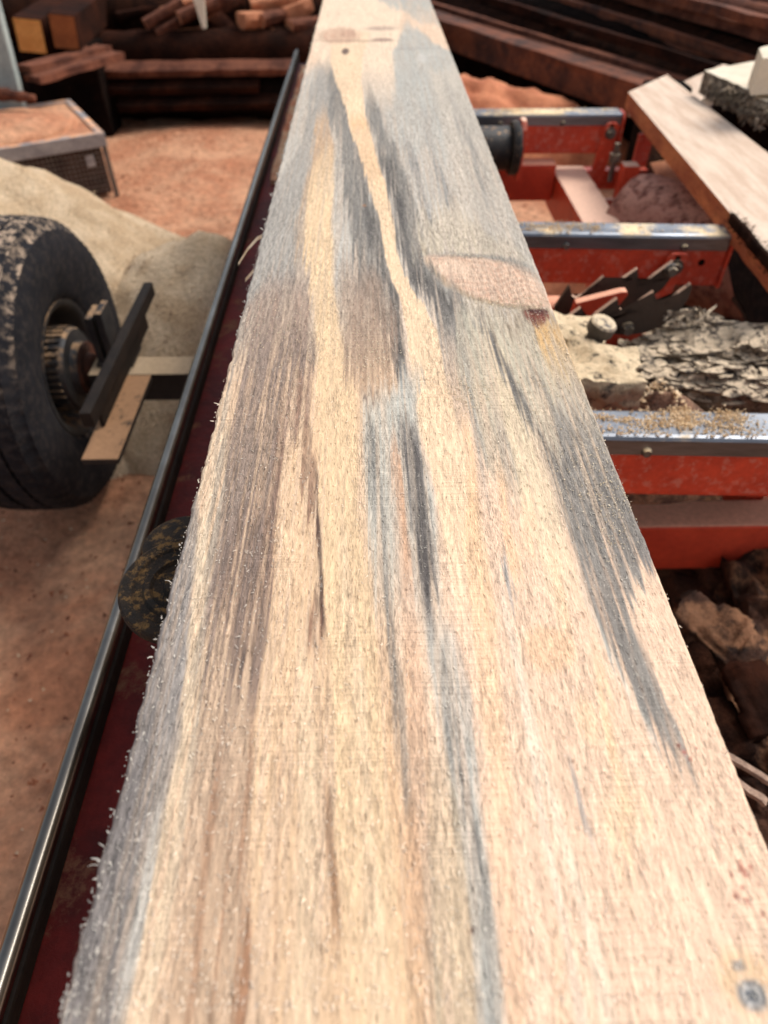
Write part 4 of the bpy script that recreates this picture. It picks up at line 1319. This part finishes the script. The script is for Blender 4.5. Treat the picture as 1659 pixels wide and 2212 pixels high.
for i, (px0, px1, py, z, mm, lab) in enumerate(((225, 640, 150, .31, 'offcut', 'long dusky slab lying along the front of the dark pile below the offcuts'),
                                               (190, 560, 186, .215, 'dark_wood', 'dark slab across the middle of the left pile front'),
                                               (260, 660, 218, .12, 'dark_wood', 'dark slab low on the left pile front near the ground'))):
    A_, B_ = at_y(px0, py, 4.30), at_y(px1, py - 6, 4.30)
    bm = bmesh.new()
    rough_box(bm, Vector(((A_.x + B_.x) / 2, 4.315 - i * .025, A_.z)), (B_.x - A_.x, .09, .035), Matrix.Rotation(rnd.uniform(-.03, .03), 3, 'Y') @ Matrix.Rotation(.35, 3, 'X'), .006, 14, 20 + i)
    tag(obj('long_slab', bm, M[mm], None, smooth='auto', base=A_), lab, 'slab', 'slabs along the front of the left pile')

# two sawn beam ends at the far left
for px, py, w_, h_, mm, lab in ((63, 76, .135, .145, 'beam_end', 'sawn beam with bright orange square end at the upper left'),
                                (137, 68, .125, .145, 'beam_end_dark', 'sawn beam with duller brown square end beside the bright one')):
    c = at_y(px, py, 4.05)
    bm = bmesh.new()
    q = Matrix.Rotation(.10, 3, 'Y') @ Matrix.Rotation(.05, 3, 'Z')
    vs_ = box(bm, c + Vector((-.03, .65, 0)), (w_, 1.3, h_), q)
    bm.faces.ensure_lookup_table()
    for f in bm.faces:
        f.normal_update()
        if f.normal.y < -.8:
            f.material_index = 1
    o = obj('sawn_beam', bm, [M['dark_wood'], M[mm]], None, bevel=.004, base=c)
    tag(o, lab, 'beam', 'sawn beams at the upper left')
    bm = bmesh.new()
    box2(bm, (c.x - .1, 4.15, on_ground(c.x, 4.2) - .03), (c.x + .08, 4.36, c.z - h_ / 2 - .004))
    tag(obj('timber_block', bm, M['bark_black'], None, bevel=.01, base=(c.x, 4.2, 0)), 'dark block of wood carrying the ' + ('bright' if px < 100 else 'duller') + ' ended beam', 'block')
# pale slabs below them
for i, (a, b, w_, mm, lab) in enumerate((((50, 150), (225, 104), .10, 'offcut', 'upper dusty brown slab sloping below the beam ends'),
                                        ((70, 172), (255, 118), .10, 'offcut', 'lower pale tan slab sloping below the beam ends'))):
    A_, B_ = at_y(*a, 3.72 - .05 * i), at_y(*b, 4.2 - .05 * i)
    bm = bmesh.new()
    d = (B_ - A_).normalized()
    q = d.to_track_quat('X', 'Z').to_matrix()
    rough_box(bm, (A_ + B_) / 2, ((B_ - A_).length, w_, .03), q, .006, 6, i + 2)
    tag(obj('slab_offcut', bm, M[mm], None, smooth='auto', base=(A_ + B_) / 2), lab, 'slab', 'slabs below the beam ends')

# offcuts heaped on the left pile
OFF = [((312, 50), (392, 2), .035, 'offcut', 'thin round offcut, leftmost of the heap on the dark pile'),
       ((335, 66), (425, 15), .045, 'offcut', 'second slanting round offcut from the left on the heap'),
       ((325, 90), (440, 72), .060, 'offcut_pale', 'long curved bright slab at the front of the offcut heap'),
       ((420, 90), (500, 84), .050, 'offcut', 'dark topped slab beside the bright curved one'),
       ((455, 20), (505, 70), .055, 'offcut', 'broad brown block standing in the middle of the offcut heap'),
       ((500, 78), (588, 68), .060, 'offcut', 'thick dusky slab end at the right front of the offcut heap'),
       ((520, 40), (575, 36), .055, 'offcut_pale', 'pale orange block lying in the offcut heap'),
       ((560, 36), (610, 26), .060, 'offcut', 'dark brown block at the right of the offcut heap'),
       ((610, 30), (668, 8), .075, 'offcut_pale', 'pink pale slab next to the far end of the board'),
       ((625, 50), (700, 42), .060, 'offcut', 'grey brown slab lying low beside the far end of the board'),
       ((440, 8), (520, -10), .060, 'offcut', 'brown slab at the top edge of the offcut heap'),
       ((540, 6), (640, -8), .060, 'offcut_pale', 'pale slab lying at the back of the offcut heap'),
       ((385, 34), (470, 2), .040, 'offcut', 'third slanting round offcut from the left on the heap'),
       ((585, 62), (650, 60), .045, 'dark_wood', 'small dark offcut between the dusky slab end and the grey brown slab'),
       ((470, 84), (540, 96), .030, 'offcut', 'thin offcut lying lowest at the front of the heap'),
       ((350, 22), (440, -12), .045, 'offcut_pale', 'pale slanting slab at the upper left of the offcut heap'),
       ((600, 92), (660, 84), .035, 'dark_wood', 'dark stub lowest at the right of the offcut heap'),
       ((250, 30), (330, 14), .040, 'dark_wood', 'lone dark offcut left of the heap')]
for i, (a, b, r, mm, lab) in enumerate(OFF):
    yy = 4.50 if a[1] > 30 else 4.62
    A_, B_ = at_y(*a, yy + .02 * (i % 3)), at_y(*b, yy + .10)
    bm = bmesh.new()
    log_mesh(bm, A_, B_, r, 12, 10, .22, flat=.2 if i % 2 else .45, seed=i * 1.7, capmi=1)
    o = obj('wood_offcut', bm, [M[mm], M['offcut_pale']], None, smooth='auto', base=(A_ + B_) / 2)
    tag(o, lab, 'offcut', 'offcuts heaped on the dark left pile')
bm = bmesh.new()
A_, B_ = at_y(428, -6, 4.42), at_y(440, 62, 4.40)
prism(bm, [A_ + Vector((-.03, 0, 0)), A_ + Vector((.03, 0, 0)), B_ + Vector((.012, 0, 0)), B_ + Vector((-.008, 0, 0))], (0, .02, 0))
tag(obj('wood_sliver', bm, M['cream_wood'], None, bevel=.002, base=B_), 'pale upright sliver of wood standing in the offcut heap', 'sliver')

# long timbers lying obliquely behind on the right
TIM = [((935, 30), (1392, 176), .36, .075, 'rust_wood', 'box', 'red brown squared beam with a bright upper edge, right of the board end'),
       ((955, 78), (1400, 212), .22, .065, 'rust_wood', 'log', 'dark slab directly under the red brown squared beam'),
       ((985, 120), (1372, 232), .08, .070, 'offcut', 'box', 'lowest dusty squared timber beside the reddish sawdust heap'),
       ((930, -14), (1480, 150), .38, .085, 'bark', 'log', 'dark log next above the red brown squared beam'),
       ((960, -52), (1560, 130), .43, .085, 'bark_black', 'log', 'black log in the middle of the right hand timber pile'),
       ((1020, -50), (1659, 150), .45, .055, 'rust_wood', 'log', 'thin orange edged slab across the right hand timber pile'),
       ((1080, -60), (1659, 118), .48, .080, 'bark', 'log', 'dark log under the thin orange edged slab of the right pile'),
       ((1180, -64), (1659, 78), .52, .080, 'bark_black', 'log', 'second black log from the top right corner'),
       ((1300, -60), (1659, 46), .55, .075, 'bark', 'log', 'dark log below the bark covered slab in the top right corner'),
       ((1400, -44), (1680, 32), .60, .060, 'offcut', 'log', 'pale patched bark covered slab in the top right corner'),
       ((1480, -70), (1680, -8), .64, .07, 'rust_wood', 'log', 'reddish log at the very top right corner'),
       ((945, 8), (1440, 158), .385, .022, 'offcut', 'box', 'thin brown plank lying along the top of the red brown squared beam'),
       ((990, -30), (1560, 142), .455, .022, 'dark_wood', 'box', 'thin dark plank lying between the black log and the orange edged slab'),
       ((1110, -40), (1659, 132), .49, .020, 'rust_wood', 'box', 'narrow orange batten in the middle of the right hand pile'),
       ((1240, -50), (1659, 64), .565, .024, 'offcut', 'box', 'narrow brown batten near the top right corner'),
       ((960, 98), (1380, 222), .19, .022, 'rust_wood', 'box', 'narrow reddish batten above the lowest dusty timber'),
       ((1330, -44), (1670, 40), .61, .022, 'rust_wood', 'box', 'orange batten under the bark covered slab')]
for i, (a, b, z, r, mm, kind, lab) in enumerate(TIM):
    A_, B_ = at(*a, z), at(*b, z)
    d = (B_ - A_).normalized()
    A_ = A_ - d * .9
    B_ = B_ + d * (.7 if b[0] < 1500 else .35)
    bm = bmesh.new()
    if kind == 'box':
        q = d.to_track_quat('X', 'Z').to_matrix()
        rough_box(bm, (A_ + B_) / 2 - Vector((0, 0, r * .8)), ((B_ - A_).length, r * 2, r * 1.7), q, .008, 14, i)
    else:
        log_mesh(bm, A_ - Vector((0, 0, r * .6)), B_ - Vector((0, 0, r * .6)), r, 16, 40, .2, seed=i * 2.3)
    o = obj('long_timber' if kind == 'box' else 'long_log', bm, M[mm], None, smooth='auto', base=(A_ + B_) / 2)
    tag(o, lab, 'timber' if kind == 'box' else 'log', 'long timbers piled obliquely at the upper right')
# the rest of that pile
for i, (x0, y0, x1, y1, z, r, lab) in enumerate(((1.2, 5.6, 2.9, 2.8, .16, .17, 'thick dark log low inside the right hand timber pile'), (1.7, 5.8, 3.3, 2.9, .2, .22, 'thick dark log low at the back of the right hand pile'),
                                                 (2.1, 5.8, 3.6, 3.1, .55, .22, 'thick dark log high at the back of the right hand pile'),
                                                 (.4, 5.5, 1.75, 3.3, .12, .14, 'dark log half hidden behind the far end of the board'))):
    bm = bmesh.new()
    log_mesh(bm, (x0, y0, z), (x1, y1, z), r, 16, 26, .15, seed=i * 4.3)
    tag(obj('long_log', bm, M['bark_black'], None, smooth='auto', base=((x0 + x1) / 2, (y0 + y1) / 2, 0)), lab, 'log', 'long timbers piled obliquely at the upper right')

# pale planks at the right
def plank_between(name, lab, cat, pts, z, th, top, side, group=None, bark=False, rough=0):
    bm = bmesh.new()
    P3 = [at(px, py, z) for px, py in pts]
    prism(bm, [p - Vector((0, 0, th)) for p in P3], (0, 0, th))
    bmesh.ops.recalc_face_normals(bm, faces=bm.faces)
    for f in bm.faces:
        if f.normal.z < .5:
            f.material_index = 1
    o = obj(name, bm, [top, side], None, base=sum(P3, Vector()) / len(P3))
    tag(o, lab, cat, group)
    return o, P3


PZ = .665
pts = [(1357, 199), (1441, 161), (1659, 330), (1760, 408), (1900, 520)]
L0, L1 = (1357, 199), (1700, 605)
edge = []
for k_ in range(23, -1, -1):
    t_ = k_ / 23
    w_ = 0 if t_ < .62 else 5 * (mnoise.noise(Vector((t_ * 17, 2, 0))) + .6 * mnoise.noise(Vector((t_ * 45, 5, 0))))
    edge.append((L0[0] + (L1[0] - L0[0]) * t_ + w_ , L0[1] + (L1[1] - L0[1]) * t_))
pp, P3 = plank_between('pale_plank', 'wide pale plank with bark on its near edge lying on the right wheel', 'plank', pts + edge, PZ, .038, M['white_wood'], M['plank_edge'])
# bark strip along its near left edge
bm = bmesh.new()
bp = [at(*p, PZ) for p in edge[:9]]
rows = []
for i, p in enumerate(bp):
    s_ = .6 + .6 * mnoise.noise(p * 40) + (.3 if i < 9 else -.2)
    s_ = max(.15, s_)
    rows.append([bm.verts.new(p + Vector(v)) for v in ((.007 * s_, .004, .002), (-.002, 0, .003 * s_), (-.004 * s_, 0, -.006), (-.002, 0, -.014), (.002, .0, -.018))])
for i in range(len(rows) - 1):
    for j in range(4):
        bm.faces.new((rows[i][j], rows[i + 1][j], rows[i + 1][j + 1], rows[i][j + 1]))
for k_ in range(500):
    i = int(rnd.random() * 8)
    p = bp[i].lerp(bp[min(i + 1, 8)], rnd.random()) + Vector((rnd.uniform(-.012, .012), 0, rnd.uniform(-.016, .006)))
    q = p + Vector((rnd.uniform(-.008, .012), rnd.uniform(-.010, .010), rnd.uniform(.0, .009)))
    s = Vector((rnd.uniform(-.001, .001), .0008, .0005))
    bm.faces.new([bm.verts.new(p - s), bm.verts.new(p + s), bm.verts.new(q)])
bk = obj('bark_edge', bm, M['bark'], pp)
bk.location = (0, 0, 0)

slab_pts = [(1522, 152), (1700, 118), (1900, 150), (1900, 300), (1700, 228), (1672, 216), (1655, 219), (1640, 214), (1628, 205), (1618, 196), (1606, 190), (1596, 183), (1584, 180), (1570, 172), (1556, 168), (1540, 160)]
sp, P3b = plank_between('bark_slab', 'cream topped slab with ragged bark edge above the wide pale plank', 'slab', slab_pts, .72, .05, M['cream_wood'], M['bark_grey'])
bm = bmesh.new()
for k_ in range(700):
    i = rnd.randrange(5, len(P3b) - 1)
    p = P3b[i].lerp(P3b[i + 1], rnd.random()) + Vector((rnd.uniform(-.012, .006), rnd.uniform(-.012, .004), rnd.uniform(-.05, -.004)))
    q = p + Vector((rnd.uniform(-.016, .008), rnd.uniform(-.016, .005), rnd.uniform(-.012, .008)))
    s = Vector((rnd.uniform(-.003, .003), .002, .003))
    bm.faces.new([bm.verts.new(p - s), bm.verts.new(p + s), bm.verts.new(q)])
obj('bark_edge', bm, M['bark_grey'], sp)
plank_between('pale_beam', 'cream squared beam end just above the cream topped slab', 'beam', [(1640, 104), (1650, 100), (1760, 84), (1800, 118), (1648, 126)], .80, .07, M['cream_wood'], M['cream_wood'])
# supports under them
for px, py, z0_, z1_, w_, lab in ((1620, 200, -.03, .668, .16, 'dark upright block holding up the cream topped slab'), (1425, 190, -.03, .625, .10, 'dark upright block under the far end of the wide pale plank'),
                                  (1740, 110, -.03, .729, .15, 'dark upright block under the cream squared beam')):
    q = at(px, py, z1_)
    bm = bmesh.new()
    box2(bm, (q.x - .02, q.y + .0, z0_), (q.x + w_, q.y + w_, z1_ + .0005))
    tag(obj('support_block', bm, M['bark_black'], None, bevel=.01, base=(q.x, q.y, 0)), lab, 'block')
# offcuts and a dusty log under the plank
bm = bmesh.new()
A_, B_ = at(1545, 175, .60), at(1418, 232, .58)
q = (B_ - A_).normalized().to_track_quat('X', 'Z').to_matrix()
rough_box(bm, (A_ + B_) / 2 + Vector((.05, .05, -.01)), ((B_ - A_).length + .2, .13, .03), q, .004, 5, 8)
tag(obj('board_offcut', bm, M['white_wood'], None, smooth='auto', base=A_), 'greyish pale board end poking out below the cream topped slab', 'board')
bm = bmesh.new()
A_, B_ = at_y(1330, 425, 1.70), at_y(1500, 440, 1.50)
log_mesh(bm, A_ + Vector((.05, .0, -.06)), B_ + Vector((.25, -.3, -.1)), .11, 20, 20, .12, seed=12)
M['pink_log'] = mat('dusty_pink_log', (150, 98, 84), (110, 70, 60), 12, rough=.9, bump=.006, bscale=50, fine=.4, dust=(206, 156, 136), dust_amt=.5, dust_scale=40, dust_any=.5)
tag(obj('dusty_log', bm, M['pink_log'], None, smooth=True, base=A_), 'pinkish dust covered log between the far and middle bunk ends', 'log')
bm = bmesh.new()
tp = [(1404, 352), (1440, 345), (1448, 362), (1462, 346), (1486, 352), (1520, 400), (1500, 420), (1452, 405), (1424, 396)]
P3 = [at(px, py, .50) for px, py in tp]
prism(bm, [p - Vector((0, 0, .09)) for p in P3], (0, 0, .09))
bmesh.ops.recalc_face_normals(bm, faces=bm.faces)
for f in bm.faces:
    if f.normal.z < .5:
        f.material_index = 1
tag(obj('split_block', bm, [M['offcut_pale'], M['rust_wood']], None, base=P3[0]), 'split block with a notched pale top under the wide pale plank', 'block')
bm = bmesh.new()
A_, B_ = at(1425, 275, .56), at(1388, 380, .44)
log_mesh(bm, A_, B_, .045, 12, 10, .2, seed=31, r2=.03)
tag(obj('wood_chunk', bm, M['bark_grey'], None, smooth=True, base=A_), 'grey pointed wood chunk leaning beside the far bunk end', 'wood chunk')

# bark slabs lying on the frame
bm = bmesh.new()
A_, B_ = at_y(1345, 770, .98), at_y(1720, 770, .93)
bark_piece(bm, A_ + Vector((0, 0, .005)), B_ + Vector((0, 0, .0)), .050, .024, seed=5)
tag(obj('bark_slab', bm, M['bark_grey'], None, smooth=True, base=A_), 'thick grey bark slab dusted with sawdust lying across the frame behind the near bunk', 'bark slab')
bm = bmesh.new()
A_, B_ = at_y(1385, 802, .90), at_y(1720, 835, .84)
bark_piece(bm, A_ + Vector((0, 0, -.012)), B_ + Vector((0, 0, -.014)), .034, .014, seed=8)
tag(obj('bark_slab', bm, M['bark_grey'], None, smooth=True, base=A_), 'thinner grey bark slab just in front of the thick one', 'bark slab')
for ho in [o for o in scene.objects if o.name.startswith('bark_slab') and o.get('category') == 'bark slab']:
    bm = bmesh.new()
    vv = [v.co.copy() for v in ho.data.vertices if v.normal.z > .3]
    for k_ in range(150):
        p = rnd.choice(vv) + ho.location + Vector((0, 0, .001))
        rt = Matrix.Rotation(rnd.gauss(0, .25), 3, 'Z') @ Matrix.Rotation(rnd.gauss(0, .3), 3, 'X') @ Matrix.Rotation(rnd.gauss(0, .12), 3, 'Y')
        l_, w_ = rnd.uniform(.012, .05), rnd.uniform(.004, .011)
        n_ = 6
        o_ = [Vector((l_ * math.cos(q) * rnd.uniform(.7, 1.1) * .5, w_ * math.sin(q) * rnd.uniform(.6, 1.2), 0)) for q in [2 * math.pi * i / n_ for i in range(n_)]]
        prism(bm, [p + rt @ v for v in o_], rt @ Vector((0, 0, .003)))
    fk = obj('bark_flake', bm, M['bark_grey'], ho)
    fk['kind'] = 'stuff'
bm = bmesh.new()
for k_ in range(220):
    p = at_y(rnd.uniform(1430, 1530), rnd.uniform(672, 740), rnd.uniform(.97, 1.05))
    q = p + Vector((rnd.uniform(-.03, .03), rnd.uniform(-.02, .02), rnd.uniform(-.012, .012)))
    s = Vector((0, .003, rnd.uniform(.001, .004)))
    bm.faces.new([bm.verts.new(p - s), bm.verts.new(p + s), bm.verts.new(q + s * .4), bm.verts.new(q - s * .5)])
o = obj('bark_shreds', bm, M['bark_grey'], None)
o['kind'] = 'stuff'
o['label'] = 'shreds of bark and chips behind the toothed dogs'
hp = at(1440, 850, .62)
heap('chip_heap', 'brown heap of chips and sawdust behind the near bunk', 'chip heap', M['litter'], hp.x, hp.y + .03, .17, .085, .11, z0=.50, seed=41, n=60, rough=.30)
bm = bmesh.new()
box2(bm, (hp.x - .17, hp.y - .035, .475), (hp.x + .45, hp.y + .14, .505))
obj('chip_shelf', bm, M['black'], mill, bevel=.004)
bm = bmesh.new()
box2(bm, (.60, .79, .37), (.63, .85, .4745))
box2(bm, (.60, .7825, .33), (.6995, .85, .3695))
obj('spacer', bm, M['red'], mill)
pl3 = []
for k_ in range(700):
    a_ = rnd.uniform(0, 6.28)
    r_ = rnd.random() ** .6
    pl3.append((hp.x + math.cos(a_) * .16 * r_, hp.y + .03 + math.sin(a_) * .08 * r_, .51 + .115 * max(0, 1 - r_) ** 1.2))
o = flecks('wood_chips', pl3, M['chip'], (.003, .012), .5, seed=3)
o['label'] = 'chips scattered on the brown chip heap'

# sawdust grains on the bunk tops and the board
gr = []
for (P0, e, n, lo, hi, num) in ((q3, e3, n3, .20, .52, 2600), (q3, e3, n3, .50, .72, 500), (q2, e2, n2, .20, .47, 1300), (q2, e2, n2, .45, .68, 120), (q1, e1, n1, .20, .45, 400), (q1, e1, n1, .4, .7, 300)):
    for k_ in range(num):
        d_ = rnd.uniform(lo, hi)
        v_ = min(max(rnd.gauss(.028, .012), .004), .052)
        if mnoise.noise(Vector((d_ * 24, v_ * 60, 3))) < -.05 and rnd.random() < .85:
            continue
        p = P0 + e * d_ + n * v_
        gr.append((p.x, p.y, ZK + rnd.random() ** 2 * .004))
for cx_, cy_, sx_ in ((.375, .665, .016), (.43, .66, .02), (.60, .68, .02), (.62, .67, .02)):
    for k_ in range(260):
        p = Vector((rnd.gauss(cx_, sx_ * .5), rnd.gauss(cy_, .008), 0))
        gr.append((p.x, p.y, ZK + abs(rnd.gauss(0, .002))))
o = flecks('bunk_sawdust', gr, M['chip'], (.0015, .0045), .7, seed=8)
o['label'] = 'loose sawdust grains lying on the steel caps of the bunks'
gr = []
for px, py, sx_, sy_, num in ((770, 770, 45, 30, 260), (1000, 850, 40, 22, 320), (1290, 1010, 50, 70, 300), (1120, 655, 50, 10, 300), (1330, 1100, 30, 60, 200), (1010, 555, 60, 8, 120), (640, 700, 90, 60, 260), (1200, 760, 40, 60, 400)):
    for k_ in range(num):
        p = at(rnd.gauss(px, sx_), rnd.gauss(py, sy_), ZB)
        if BXL < p.x < BXR:
            gr.append((p.x, p.y, ZB + .0006))
o = flecks('sawdust_grains', gr, M['grain'], (.0006, .0015), .7, parent=board, seed=18)

# splinters curling off the left edge of the board
for pts in (((578, 505), (556, 515), (535, 538), (515, 570)), ((566, 570), (548, 585), (530, 605)), ((672, 150), (655, 152), (646, 165)), ((664, 175), (650, 190))):
    bm = bmesh.new()
    P3 = []
    for k_, p in enumerate(pts):
        P3.append(at(*p, ZB - .004 - .012 * k_))
    for i in range(len(P3) - 1):
        for m_ in range(3):
            u0, u1 = P3[i].lerp(P3[i + 1], m_ / 3), P3[i].lerp(P3[i + 1], (m_ + 1) / 3)
            w0 = .004 * (1 - .6 * (i + m_ / 3) / len(P3)) * (1 + .4 * mnoise.noise(u0 * 200))
            vs_ = [bm.verts.new(u0 + Vector((0, w0, .001))), bm.verts.new(u1 + Vector((0, w0 * .9, .001))), bm.verts.new(u1 + Vector((0, -w0, -.001))), bm.verts.new(u0 + Vector((0, -w0, -.001)))]
            bm.faces.new(vs_)
    obj('splinter', bm, M['chip'], board)

# under the mill at the lower right: old logs, splinters and litter
M['splinter_grey'] = mat('greyish_splinter', (168, 140, 120), (120, 96, 80), 30, bump=.002, fine=.3)
M['rot'] = mat('rotten_log', (74, 46, 32), (24, 17, 14), 9, rough=.95, bump=.012, bscale=26, fine=.5, dust=(150, 106, 76), dust_amt=.34, dust_scale=9, dust_any=.25)
bm = bmesh.new()
bark_piece(bm, (.74, 1.08, .16), (.62, .10, .15), .17, .15, seed=51, nu=120, nv=64, amp=.028)
tag(obj('rotten_log', bm, M['rot'], None, smooth=True, base=(.68, .6, 0)), 'rotten dark brown log lying on the ground under the near bunk', 'log')
bm = bmesh.new()
bark_piece(bm, (1.12, 1.0, .13), (1.0, .1, .13), .15, .13, seed=57, nu=100, nv=56, amp=.026)
tag(obj('rotten_log', bm, M['rot'], None, smooth=True, base=(1.06, .55, 0)), 'second dark log on the ground, right of the rotten one under the bunk', 'log')
for i, (a, b, w_) in enumerate((((1570, 1650), (1655, 1712), .009), ((1575, 1615), (1680, 1672), .007))):
    A_, B_ = at(*a, .40), at(*b, .385)
    d = (B_ - A_).normalized()
    bm = bmesh.new()
    rough_box(bm, (A_ + B_) / 2 - Vector((0, 0, .02)), ((B_ - A_).length * 1.3, w_, .006), d.to_track_quat('X', 'Z').to_matrix(), .004, 8, i * 5 + 3)
    tag(obj('wood_splinter', bm, M['splinter_grey'], None, smooth='auto', base=A_), ('longer pale splinter lying on the rotten log at the right edge', 'shorter pale splinter lying higher on the rotten log')[i], 'splinter')
for i, (a, b, z_, w_, lab) in enumerate((((1470, 1300), (1600, 1420), .36, .035, 'dark bark strip lying on the rotten log just below the second red beam'),
                                    ((1480, 1400), (1560, 1600), .35, .030, 'narrow bark strip along the right edge of the board, on the rotten log'),
                                    ((1590, 1440), (1659, 1560), .37, .028, 'reddish bark strip at the right edge below the curved red brace'))):
    A_, B_ = at(*a, z_), at(*b, z_ - .02)
    bm = bmesh.new()
    bark_piece(bm, A_, B_ + (B_ - A_) * .2, w_, .012, seed=70 + i * 3, nu=50, nv=24, amp=.012)
    tag(obj('bark_strip', bm, M[('rot', 'bark', 'dark_wood')[i]], None, smooth=True, base=A_), lab, 'bark strip', 'bark strips under the near bunk')
lit = []
for k_ in range(1500):
    x, y = rnd.uniform(.25, 1.2), rnd.uniform(.05, 1.2)
    lit.append((x, y, on_ground(x, y) + .02 + .03 * rnd.random()))
o = flecks('bark_litter', lit, M['bark'], (.008, .035), .4, seed=15)
o['label'] = 'broken bark littering the ground under the sawmill'
lit = []
for k_ in range(9000):
    x, y = rnd.uniform(-1.9, 2.0), rnd.uniform(.15, 4.2)
    lit.append((x, y, on_ground(x, y) + .012))
o = flecks('ground_litter', lit, M['chip_red'], (.003, .016), .35, seed=11)
o['label'] = 'bark crumbs and chips scattered over the earth'
lit = []
for k_ in range(2500):
    x, y = rnd.uniform(-1.9, 2.0), rnd.uniform(.15, 4.2)
    lit.append((x, y, on_ground(x, y) + .012))
o = flecks('ground_chips', lit, M['chip'], (.003, .010), .4, seed=12)
o['label'] = 'pale wood chips scattered over the earth'
